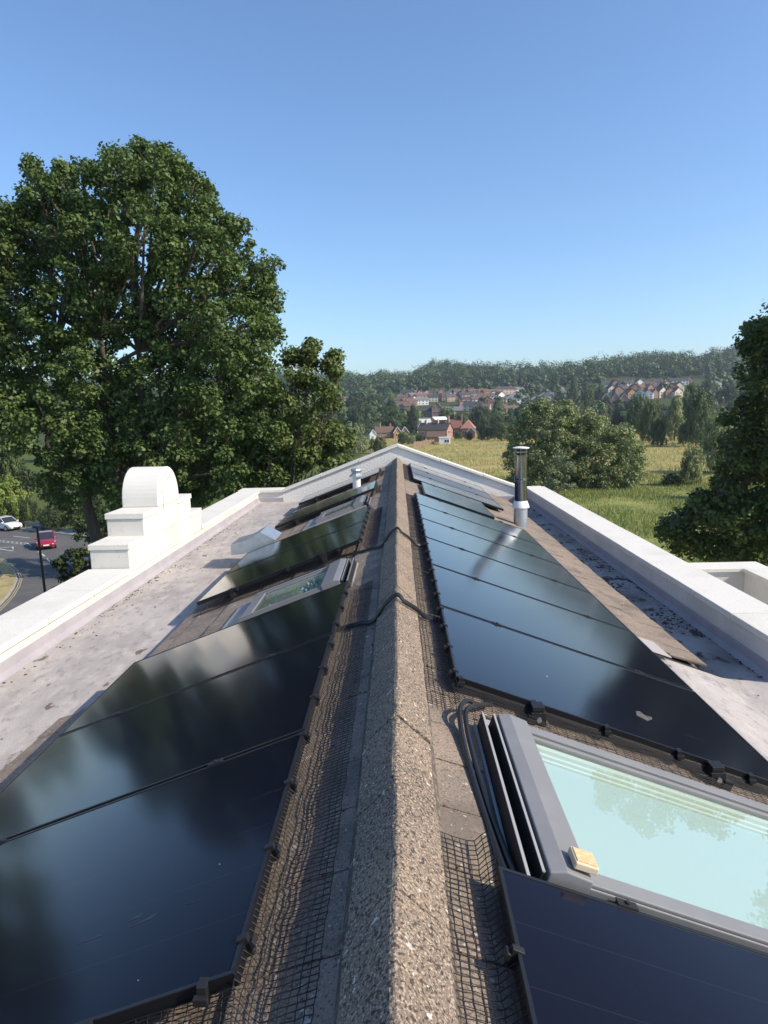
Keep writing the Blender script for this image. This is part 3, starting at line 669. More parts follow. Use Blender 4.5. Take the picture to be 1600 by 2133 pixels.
cw = empty('extract_cowl', (-2.0, 9.05, Zr(-2.0)), 'angular galvanised metal cowl at the foot of the left slope', 'vent')
mb = MB()
prof = [(-2.27, -1.90), (-2.27, -1.755), (-2.06, -1.70), (-1.86, -1.585), (-1.66, -1.70), (-1.74, -1.79), (-2.02, -1.865)]
mb.prism([(a, Zr(b)) for a, b in prof], 8.80, 9.32); mb.build('hood', M_GALV, cw, bevel=.004)
mb = MB(); mb.box(-2.0, -1.80, 8.92, 9.22, Zr(-2.15), Zr(-1.84)); mb.build('duct', M_BLACK, cw)
sw = empty('small_cowl', (-.81, 12.55, tilez(-.81)), 'small bright white metal cowl with peaked cap near the far end of the left slope', 'vent')
mb = MB(); mb.lathe([(.075, tilez(-.81)-.08), (.075, Zr(-1.25))], -.79, 12.6, 12); mb.build('pipe', M_PALEALU, sw, smooth=True)
mb = MB(); mb.lathe([(.135, Zr(-1.255)), (.135, Zr(-1.235)), (.06, Zr(-1.165)), (.01, Zr(-1.15))], -.79, 12.6, 8); mb.build('cap', M_GALV, sw)
mb = MB(); mb.lathe([(.075, Zr(-1.20)), (.11, Zr(-1.13)), (.09, Zr(-1.10)), (.01, Zr(-1.08))], -.79, 12.6, 8); mb.build('finial', M_GALV, sw)

# ------------------------------------------------------------------ terrain
HY = [-400, 0, 345, 480, 600, 750, 850, 1000, 1120, 1250, 1800]
HZ = [0, 0, 0, 4.5, 14, 27, 36, 54, 66, 68, 63]
CPX = [-900, -200, 300, 680, 760, 850, 885, 930, 1000, 1060, 1150, 1230, 1300, 1380, 1440, 1470, 1530, 1600, 2200]
CPY = [806, 806, 798, 788, 788, 790, 768, 758, 765, 774, 775, 762, 750, 747, 757, 744, 737, 730, 720]
def px_of(x, y):                                # picture column of a far ground direction, as a bearing
    return 829 + F_PX*1.0*(x/max(y, 1))
def crest(x, y):
    p = px_of(x, y); t = np.interp(p, CPX, CPY); hor = 855 - .0235*(p-829)
    return (hor - t)/1401*1120 + CAMZ - 27
def height(x, y):
    b = float(np.interp(y, HY, HZ))
    wv = min(1, max(0, (y-800)/320)); wv = wv*wv*(3-2*wv)
    if y > 800: b = b*(1-wv) + (float(crest(x, y)) - max(0, y-1120)*.01)*wv
    a = x/max(y, 50); s = min(1, max(0, (a-.20)/.15)); t = min(1, max(0, (y-420)/260))*(1-wv)
    b += 9*s*s*(3-2*s)*t
    n = min(1, max(0, (y-350)/350))
    return b + n*1.5*(math.sin(x*.017+y*.006)+math.sin(x*.009-y*.011+2))
def ground_at(px, py, y0=18, y1=1500):
    d = (px-800)/F_PX*CR - (py-1066.5)/F_PX*CU + CF; y = y0; step = 1.0
    while y < y1:
        t = y/d.y
        if CAMZ + d.z*t <= height(d.x*t, y): return Vector((d.x*t, y, height(d.x*t, y)))
        y *= 1.004
    return Vector((d.x*t, y1, height(d.x*t, y1)))
xs = np.concatenate([np.arange(-1500, -200, 50), np.arange(-200, 260, 10), np.arange(260, 1600, 50)]); ys = np.concatenate([np.arange(-400, -40, 60), np.arange(-40, 300, 10), np.arange(300, 1300, 12), np.arange(1300, 1900, 60)])
V = [(x, y, height(x, y)) for y in ys for x in xs]; nx = len(xs)
F = [(j*nx+i, j*nx+i+1, (j+1)*nx+i+1, (j+1)*nx+i) for j in range(len(ys)-1) for i in range(nx-1)]
def ground_material():
    M = bpy.data.materials.new('meadow'); M.use_nodes = True; t = M.node_tree; N = t.nodes; L = t.links
    b = N['Principled BSDF']; b.inputs['Roughness'].default_value = 1; b.inputs['Specular IOR Level'].default_value = .1
    tc = N.new('ShaderNodeTexCoord'); sp = N.new('ShaderNodeSeparateXYZ'); L.new(tc.outputs['Object'], sp.inputs[0])
    def noise(scale, det, stretch):
        mp = N.new('ShaderNodeMapping'); mp.inputs['Scale'].default_value = stretch; L.new(tc.outputs['Object'], mp.inputs[0])
        n = N.new('ShaderNodeTexNoise'); n.inputs['Scale'].default_value = scale; n.inputs['Detail'].default_value = det; L.new(mp.outputs[0], n.inputs[0]); return n.outputs['Fac']
    def rng(v, a, c, lo=0, hi=1):
        r = N.new('ShaderNodeMapRange'); r.inputs['From Min'].default_value = a; r.inputs['From Max'].default_value = c; r.inputs['To Min'].default_value = lo; r.inputs['To Max'].default_value = hi; L.new(v, r.inputs[0]); return r.outputs[0]
    def mix(f, a, c):
        x = N.new('ShaderNodeMix'); x.data_type = 'RGBA'; L.new(f, x.inputs[0])
        for i, q in ((6, a), (7, c)):
            if isinstance(q, tuple): x.inputs[i].default_value = (*q, 1)
            else: L.new(q, x.inputs[i])
        return x.outputs[2]
    def math_(op, a, c):
        x = N.new('ShaderNodeMath'); x.operation = op
        for i, q in ((0, a), (1, c)):
            if isinstance(q, (int, float)): x.inputs[i].default_value = q
            else: L.new(q, x.inputs[i])
        return x.outputs[0]
    gold = mix(rng(noise(.12, 8, (.35, 1, 1)), .40, .62), (.40, .31, .125), (.24, .25, .085))
    gold = mix(rng(noise(1.2, 6, (.5, 1, 1)), .5, .75, 0, .6), gold, (.15, .16, .05))
    green = mix(rng(noise(.3, 8, (.5, 1, 1)), .4, .65), (.15, .19, .055), (.27, .27, .09))
    edge = math_('ADD', sp.outputs[1], math_('MULTIPLY', noise(.06, 4, (1, 1, 1)), 40))
    c = mix(rng(edge, 116, 140), green, gold)
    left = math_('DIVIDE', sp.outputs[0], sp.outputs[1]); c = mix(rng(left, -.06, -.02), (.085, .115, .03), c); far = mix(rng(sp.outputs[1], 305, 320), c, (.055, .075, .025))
    L.new(far, b.inputs['Base Color'])
    bp = N.new('ShaderNodeBump'); bp.inputs['Distance'].default_value = .25; L.new(noise(2.5, 6, (1, 1, 1)), bp.inputs['Height']); L.new(bp.outputs[0], b.inputs['Normal'])
    return M
M_GROUND = ground_material()
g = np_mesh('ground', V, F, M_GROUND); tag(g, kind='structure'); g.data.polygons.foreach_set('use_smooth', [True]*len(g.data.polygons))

# road by the building
M_ASPH = mat('asphalt', (.085, .085, .088), .92, [(.35, (.115, .112, .108), .42, .62, .8, 6), (.9, (.06, .06, .062), .55, .7, .6, 8), (60, (.16, .155, .15), .55, .7, .4, 2)], bump=[(90, .003)])
M_LINE = mat('road_paint_white', (.62, .62, .58), .8, [(6, (.3, .3, .29), .55, .7, .6, 6)])
M_YEL = mat('road_paint_yellow', (.50, .42, .22), .8, [(6, (.25, .2, .1), .55, .7, .6, 6)])
M_KERB = mat('kerb_concrete', (.36, .34, .31), .9, [(3, (.24, .23, .2), .45, .7, .7, 6)])
M_DRY = mat('dry_verge_grass', (.36, .28, .13), 1, [(.8, (.20, .20, .07), .45, .62, .8, 8), (5, (.46, .38, .22), .5, .7, .7, 6)], bump=[(9, .05)])
def gz(px, py, z=0):
    d = (px-800)/F_PX*CR - (py-1066.5)/F_PX*CU + CF; t = (z-CAMZ)/d.z; return Vector((d.x*t, d.y*t, z))
def sheet(name, pts, z, m_, kind='structure', parent=None, thick=None):
    mb = MB()
    if thick: mb.prism([(p[0], p[1]) for p in pts], 0.0, z, axis='z')
    else: mb.add([(p[0], p[1], z) for p in pts], [tuple(range(len(pts)))])
    o = mb.build(name, m_, parent)
    if kind: tag(o, kind=kind)
    return o
def ribbon(pts, wdt, closed=False):
    pts = [Vector((p[0], p[1], 0)) for p in pts]; a = []; b = []
    for i, p in enumerate(pts):
        d = (pts[min(i+1, len(pts)-1)]-pts[max(i-1, 0)]).normalized(); n = Vector((-d.y, d.x, 0)); a.append(p+n*wdt/2); b.append(p-n*wdt/2)
    return a, b
far_kerb = [gz(*p) for p in ((-900, 1010), (-500, 1048), (-200, 1078), (0, 1098), (41, 1102.5), (80, 1107), (156, 1116), (230, 1124), (330, 1134))]
road = [(-160, -30)] + [(p.x, p.y) for p in far_kerb] + [(-9, 30), (-7.5, 10), (-7.5, -30)]
sheet('road', road[::-1], .008, M_ASPH)
mb = MB()
a, b = ribbon(far_kerb, .16)
for i in range(len(a)-1): mb.hexa([(a[i].x, a[i].y, 0), (a[i+1].x, a[i+1].y, 0), (b[i+1].x, b[i+1].y, 0), (b[i].x, b[i].y, 0), (a[i].x, a[i].y, .12), (a[i+1].x, a[i+1].y, .12), (b[i+1].x, b[i+1].y, .12), (b[i].x, b[i].y, .12)])
tag(mb.build('kerb', M_KERB), kind='structure')
a, b = ribbon([p + Vector((1.1*.3, 1.1, 0)) for p in far_kerb], 1.9)
sheet('pavement', [(p.x, p.y) for p in a]+[(p.x, p.y) for p in reversed(b)], .10, mat('far_pavement', (.26, .25, .235), .95, [(2, (.2, .19, .17), .4, .7, .7, 6)]))
def strip(pts, wdt, m_=M_LINE, z=.014):
    a, b = ribbon(pts, wdt); mb = MB()
    for i in range(len(a)-1): mb.add([(a[i].x, a[i].y, z), (a[i+1].x, a[i+1].y, z), (b[i+1].x, b[i+1].y, z), (b[i].x, b[i].y, z)], [(0, 1, 2, 3)])
    tag(mb.build('road_marking', m_), kind='structure')
strip([gz(27, 1117), gz(62, 1120.6)], .12)
for k in range(9):
    x0 = -22+9*k
    for dy in (0, 2.6): strip([gz(x0, 1125+dy+.105*(x0+10)), gz(x0+5.4, 1125+dy+.105*(x0+15.4))], .14)
strip([gz(56, 1131), gz(65, 1137.5)], .11); strip([gz(80, 1149), gz(83, 1152)], .11); strip([gz(87.5, 1154), gz(93, 1159)], .12); strip([gz(98, 1164), gz(106.5, 1173)], .12); strip([gz(107.5, 1174), gz(114, 1181)], .12)
strip([gz(-10, 1142.5), gz(26.5, 1139.5), gz(28, 1148), gz(-10, 1142.5)], .16)
isl = [gz(*p) for p in ((-300, 1138), (-160, 1140), (-60, 1152), (0, 1166), (18, 1178), (33, 1195), (37, 1208), (30, 1225), (18, 1243), (0, 1262), (-40, 1300), (-110, 1360), (-260, 1420))]
ins = [gz(*p) for p in ((-300, 1170), (-120, 1174), (-40, 1184), (0, 1192), (8, 1200), (-4, 1212), (-30, 1232), (-90, 1270), (-180, 1320))]
mb = MB(); mb.prism([(p.x, p.y) for p in isl], 0, .12, axis='z'); tag(mb.build('kerb', M_KERB), kind='structure')
cen = Vector((-38, 36, 0)); sheet('verge', [(p+(cen-p).normalized()*.14)[:2] for p in isl], .15, M_DRY)
sheet('path', [(p.x, p.y) for p in ins], .165, M_ASPH)
for off in (.22, .40):
    strip([p-(cen-p).normalized()*off for p in isl], .05, M_YEL)

# ------------------------------------------------------------------ leaves and trees
def leafcloud(C, Rr, per, size, seed, flat=.8, shell=.45, droop=.5, nr=.55, centre=None, cw=0):
    r = np.random.RandomState(seed); C = np.asarray(C, float); n = len(C); Rr = np.asarray(Rr, float)
    d = r.normal(size=(n, per, 3)); d /= np.linalg.norm(d, axis=2)[..., None]
    rr = Rr[:, None]*(shell+(1-shell)*r.rand(n, per)**.7)*r.uniform(.75, 1.2, (n, per))
    P = C[:, None]+d*rr[..., None]*np.array([1, 1, flat])
    nrm = d*.7+np.array([0, 0, droop])+r.normal(size=(n, per, 3))*nr
    if centre is not None:
        o = P-np.asarray(centre, float).reshape(-1, 1, 3); o /= np.linalg.norm(o, axis=2)[..., None]+1e-6; nrm = nrm+o*cw
    nrm = nrm; nrm /= np.linalg.norm(nrm, axis=2)[..., None]
    t = np.cross(nrm, r.normal(size=(n, per, 3))); t /= np.linalg.norm(t, axis=2)[..., None]; b = np.cross(nrm, t)
    s = size*r.uniform(.6, 1.35, (n, per))[..., None]
    q = np.stack([P-t*s*.55, P+b*s*.36+t*s*.05, P+t*s*.55, P-b*s*.36+t*s*.05], 2).reshape(-1, 3)
    F = np.arange(len(q)).reshape(-1, 4)
    var = np.clip(r.uniform(.1, .9, n)[:, None]*.55+r.rand(n, per)*.45, 0, 1).ravel()
    return q, F, var
def clumps_on(lobes, K, cr, seed):
    r = np.random.RandomState(seed); C = []; Rr = []
    for (x, y, z, R) in lobes:
        k = max(4, int(K*(R/2.0)**2))
        d = r.normal(size=(k, 3)); d /= np.linalg.norm(d, axis=1)[:, None]
        p = np.array([x, y, z])+d*(R*r.uniform(.35, 1.0, k)**.5)[:, None]; C.append(p); Rr.append(cr*r.uniform(.65, 1.3, k))
    return np.concatenate(C), np.concatenate(Rr)
M_BARK = mat('grey_brown_bark', (.075, .058, .042), .95, [(6, (.13, .105, .08), .45, .65, .7, 6)], bump=[(12, .03)], stretch=(1, 1, .3))
LF = lambda name, c, tr=.22: mat(name, c, .55, translucent=tr, leaf=True, spec=.35)
M_OAK = LF('oak_leaves', (.092, .135, .034)); M_CHEST = LF('dark_broad_leaves', (.075, .105, .026))
M_WIL = LF('willow_leaves', (.20, .235, .09)); M_MID = LF('mid_green_leaves', (.085, .118, .033)); M_DK = LF('dark_green_leaves', (.045, .068, .022))
M_PALE = LF('pale_silver_leaves', (.17, .21, .105)); M_LIME = LF('yellow_green_leaves', (.19, .23, .045)); M_WOOD = LF('woodland_leaves', (.072, .105, .030), .1); M_COPPER = LF('purple_brown_leaves', (.055, .040, .026))
def big_tree(name, label, cat, Yc, lobes_px, base_px, mleaf, K, cr, per, size, seed, tr=.42, stems=3, lean=0, depth=1.0, group=None, hub=1.0):
    sc_ = Yc/F_PX; L = []; r = random.Random(seed)
    for (px, py, rp, *dp) in lobes_px:
        p = unproj(px, py, Yc); R = rp*sc_
        dd = dp[0] if dp else None
        if dd is None:
            half = 2.6*depth*min(1.6, R/1.6); hf = half*r.uniform(.5, 1.1)
            R = max(R-cr*.45, R*.6)
            for y_ in (Yc-hf, Yc+half): q = unproj(px, py, y_); L.append((q.x, q.y, q.z, R*y_/Yc))
        else:
            q = unproj(px, py, Yc+dd); L.append((q.x, q.y, q.z, R))
    bx_ = unproj(base_px, 900, Yc); base = Vector((bx_.x, Yc, height(bx_.x, Yc)))
    root = empty(name, base, label, cat, group)
    C, Rr = clumps_on(L, K, cr, seed); q, F, var = leafcloud(C, Rr, per, size, seed+1)
    np_mesh('crown', q, F, mleaf, root, var)
    mb = MB(); top = Vector((base.x+lean, Yc, base.z+4.2*hub)); mb.tube(smooth_path([base-Vector((0, 0, .3)), base+Vector((.1, 0, 1.5*hub)), top], 4), [tr*1.35-(tr*.35)*i/8 for i in range(9)], 10)
    hubs = []
    for k in range(stems):
        a = 2*PI*k/stems+.6; h = top+Vector((1.6*math.cos(a), 1.2*math.sin(a), 4.6+1.5*r.random()))*hub; hubs.append(h)
        h2 = h+Vector((.5*math.cos(a), .5*math.sin(a), 4.5*hub))*1.0; hubs.append(h2)
        pts = smooth_path([top-Vector((0, 0, .5)), (top+h)/2+Vector((.3*math.cos(a), 0, -.3)), h, h2], 5); mb.tube(pts, [max(.05, tr*.62*(1-i/(len(pts)))+.06) for i in range(len(pts))], 8)
    for (x, y, z, R) in L:
        e = Vector((x, y, z)); cand = [h for h in hubs+[top] if h.z < e.z+1.0] or [top]
        h = min(cand, key=lambda h: (h-e).length); mid = (h+e)/2+Vector((r.uniform(-.5, .5), r.uniform(-.5, .5), r.uniform(-.2, .8)))
        pts = smooth_path([h, mid, e, e+(e-h).normalized()*R*.6+Vector((0, 0, R*.2))], 4); mb.tube(pts, [tr*(.17-.14*i/(len(pts)-1)) for i in range(len(pts))], 6)
        for _ in range(2):
            dv = Vector((r.gauss(0, 1), r.gauss(0, 1), r.gauss(.3, .8))).normalized(); mb.tube([e, e+dv*R*.45+Vector((0, 0, .1)), e+dv*R*.9], [.022, .015, .008], 5)
    mb.build('trunk', M_BARK, root, smooth=False)
    return root
oak = [(88, 405, 44), (130, 398, 40), (72, 362, 20), (66, 340, 10), (122, 350, 16), (40, 440, 34), (295, 312, 20), (175, 400, 62), (250, 372, 62), (240, 330, 28), (320, 372, 72), (302, 322, 26), (350, 345, 38), (398, 410, 58), (380, 350, 28), (428, 460, 45), (60, 500, 75), (10, 470, 60), (180, 510, 95), (300, 500, 90), (400, 540, 90), (478, 500, 50), (480, 470, 28), (510, 590, 70), (548, 560, 38), (560, 625, 42), (30, 620, 78), (130, 650, 80), (260, 640, 80), (380, 680, 92), (490, 690, 85), (555, 700, 42), (-60, 560, 90), (-70, 720, 90), (60, 730, 80), (190, 770, 85), (330, 800, 90), (450, 800, 85), (540, 800, 62), (20, 830, 70), (100, 890, 95), (230, 900, 90), (350, 920, 95), (460, 900, 85), (560, 900, 70), (-60, 860, 80), (150, 990, 75), (260, 1000, 70), (390, 1000, 75), (500, 985, 65), (575, 975, 50)]
big_tree('oak_tree', 'huge dark green oak filling the left of the view behind the white parapet', 'tree', 25, oak, 262, M_OAK, 125, .33, 72, .125, 5, tr=.45, stems=4, hub=1.1)
big_tree('oak_tree', 'lower young oak touching the right edge of the huge oak, beside the gable', 'tree', 24, [(625, 775, 38), (607, 742, 20), (648, 742, 25), (650, 722, 12), (690, 765, 28), (698, 742, 13), (640, 830, 55), (685, 830, 36), (620, 900, 66), (680, 905, 50), (712, 915, 28), (560, 950, 60), (640, 965, 55), (700, 955, 42), (590, 1000, 50)], 640, M_OAK, 50, .33, 130, .12, 25, tr=.12, stems=2, depth=.6, hub=.5)
big_tree('dark_shrub', 'dark shrubby tree under the oak, beside the road and stepped pediment', 'tree', 54, [(150, 1030, 48), (185, 1050, 60), (225, 1110, 50), (200, 1100, 42), (260, 1080, 70), (340, 1070, 60), (160, 1075, 30), (200, 1000, 50), (100, 1020, 36), (60, 1000, 30)], 230, M_DK, 15, .62, 120, .2, 31, tr=.1, stems=2, depth=.5, hub=.22)
big_tree('leafy_sapling', 'dark leafy branches just above the left parapet, in front of the road', 'tree', 20, [(176, 1135, 26, 0), (150, 1160, 20, 0), (185, 1180, 36, .4), (160, 1210, 26, 0), (128, 1170, 13, 0), (215, 1160, 36, .6), (190, 1240, 36, .2), (122, 1232, 13, 0), (250, 1190, 36, .6), (140, 1195, 16, .3)], 215, M_DK, 150, .16, 60, .11, 41, tr=.035, stems=2, depth=.5, hub=.33)
rt = [(1592, 712, 50), (1575, 690, 22), (1640, 690, 80), (1575, 770, 40), (1600, 830, 60), (1545, 860, 42), (1570, 920, 65), (1620, 960, 90), (1545, 990, 60), (1500, 1030, 55), (1460, 1060, 45), (1420, 1090, 40), (1395, 1105, 26), (1440, 1130, 45), (1500, 1110, 65), (1570, 1080, 80), (1560, 1150, 60), (1700, 800, 120), (1720, 960, 120), (1760, 640, 110), (1680, 1090, 110), (1850, 760, 130), (1860, 950, 130), (1990, 860, 120)]
big_tree('broadleaf_tree', 'dark broad-leaved tree cut off by the right edge of the photo', 'tree', 27, rt, 1790, M_CHEST, 46, .45, 130, .16, 51, tr=.4, stems=3, hub=.7)
big_tree('broadleaf_tree', 'tall dark tree standing past the right edge, mirrored in the solar panels', 'tree', 34, [(2300, 700, 150), (2200, 850, 150), (2400, 850, 160), (2250, 1000, 150), (2350, 560, 120)], 2300, M_CHEST, 7, 1.0, 90, .35, 61, tr=.4)
big_tree('broadleaf_tree', 'dark tree standing past the left edge, mirrored in the near left panel', 'tree', 36, [(-780, 520, 150), (-900, 640, 160), (-640, 680, 130), (-760, 800, 160), (-900, 900, 160), (-620, 880, 130)], -760, M_OAK, 7, 1.0, 90, .35, 71, tr=.4)

# smaller trees: a few crown shapes, copied
def crown_proto(kind, seed, quads, size, mleaf):
    r = random.Random(seed); L = []
    if kind == 'round': L = [(.50*math.cos(a)*q, .50*math.sin(a)*q, z, R) for (a, q, z, R) in [(2.4*k, r.uniform(.7, 1.15)*(1.25-z_*.75), z_, r.uniform(.24, .36)) for k, z_ in enumerate([.14+.66*k/16 for k in range(17)])]]+[(0, 0, .45, .55), (0, 0, .78, .3)]
    if kind == 'tall': L = [(.55*math.cos(a)*q, .55*math.sin(a)*q, z, .42*(1.2-z)) for (a, q, z) in [(2.4*k, r.uniform(.6, 1.0)*(1.15-z_), z_) for k, z_ in enumerate([.10+.80*k/17 for k in range(18)])]]+[(0, 0, .35, .5), (0, 0, .65, .32), (0, 0, .88, .14)]
    if kind == 'willow': L = [(.62*math.cos(a)*q, .62*math.sin(a)*q, z, R) for (a, q, z, R) in [(2.4*k, r.uniform(.65, 1.2)*(1.25-z_*.8), z_, r.uniform(.16, .28)) for k, z_ in enumerate([.08+.78*k/31 for k in range(32)])]]+[(0, 0, .45, .62)]
    L = [(x, y, z, R) for x, y, z, R in L]
    K = 16; C = []; Rr = []; rs = np.random.RandomState(seed)
    for (x, y, z, R) in L:
        d = rs.normal(size=(K, 3)); d /= np.linalg.norm(d, axis=1)[:, None]
        p = np.array([x, y, z])+d*(R*rs.uniform(.6, 1.0, K))[:, None]*np.array([1, 1, .62]); C.append(p); Rr.append(rs.uniform(.08, .15, K))
    C = np.concatenate(C); Rr = np.concatenate(Rr); ok = C[:, 2] > .04; C = C[ok]; Rr = Rr[ok]
    q, F, var = leafcloud(C, Rr, max(3, quads//len(C)), size, seed+7, flat=.7, droop=.35, nr=.38, centre=[(0, 0, .4)]*len(C), cw=.7)
    q[:, 2] = np.maximum(q[:, 2], .0)
    root = empty('tree', (0, 0, 0)); np_mesh('crown', q, F, mleaf, root, var)
    mb = MB(); mb.tube([(0, 0, -.03), (.01, 0, .25), (0, .01, .6)], [.045, .035, .02], 7)
    for (x, y, z, R) in L[:8]: mb.tube([(0, 0, .22), (x*.5, y*.5, .2+z*.3), (x, y, z)], [.02, .014, .006], 5)
    mb.build('trunk', M_BARK, root, local=True)
    for c in root.children:
        for s_ in c.material_slots: s_.link = 'OBJECT'
    return root
PROTO = {}
def proto(kind, lod, seed):
    k = (kind, lod, seed)
    if k not in PROTO:
        qd, sz = {'near': (30000, .03), 'mid': (9000, .05), 'far': (2000, .08)}[lod]
        if kind == 'willow' and lod == 'near': qd, sz = 52000, .024
        PROTO[k] = [crown_proto(kind, seed, qd, sz, M_MID), False]
    return PROTO[k]
def place_tree(kind, lod, seed, px, pbase, ptop, wpx, mleaf, name, label, cat='tree', group=None, rot=None, Yat=None):
    g_ = ground_at(px, pbase)
    if Yat: p_ = unproj(px, pbase, Yat); g_ = Vector((p_.x, Yat, height(p_.x, Yat)))
    H = (pbase-ptop)*g_.y/F_PX; 
    if Yat: H = unproj(px, ptop, Yat).z-g_.z
    W_ = wpx*g_.y/F_PX/2/1.02
    e = proto(kind, lod, seed)
    o = e[0] if not e[1] else copy_tree(e[0]); e[1] = True
    o.name = name; o.location = g_; o.scale = (W_, W_*.9, H/1.0); o.rotation_euler = (0, 0, rot if rot is not None else (px*1.37) % 6.28)
    for c in o.children:
        if c.name.startswith('crown'):
            c.material_slots[0].link = 'OBJECT'; c.material_slots[0].material = mleaf
        else: c.material_slots[0].link = 'OBJECT'; c.material_slots[0].material = M_BARK
    return tag(o, label, cat, group)
wl = [(1085, 900, 30), (1080, 950, 34), (1075, 1000, 26), (1110, 868, 30), (1130, 850, 22), (1150, 900, 48), (1120, 960, 45), (1110, 1005, 36), (1175, 858, 26), (1205, 880, 38), (1195, 940, 55), (1180, 1000, 40), (1235, 872, 24), (1255, 905, 40), (1255, 960, 52), (1240, 1010, 34), (1298, 905, 28), (1310, 940, 32), (1305, 985, 34), (1290, 1018, 24), (1326, 960, 18), (1160, 1020, 26)]
big_tree('willow_tree', 'broad rounded grey green willow mass in the meadow right of the steel flue', 'tree', 107, wl, 1200, M_WIL, 15, .95, 110, .32, 91, tr=.35, stems=3, depth=1.0, hub=.4)
big_tree('willow_bush', 'pale silvery willow bush low at the front of the big willow', 'bush', 96, [(1165, 950, 20), (1150, 985, 24), (1175, 1005, 26), (1140, 1015, 18), (1185, 975, 16)], 1165, M_PALE, 10, .6, 90, .25, 93, tr=.1, stems=2, depth=.5, hub=.25)
MG = 'trees at the edge of the meadow'
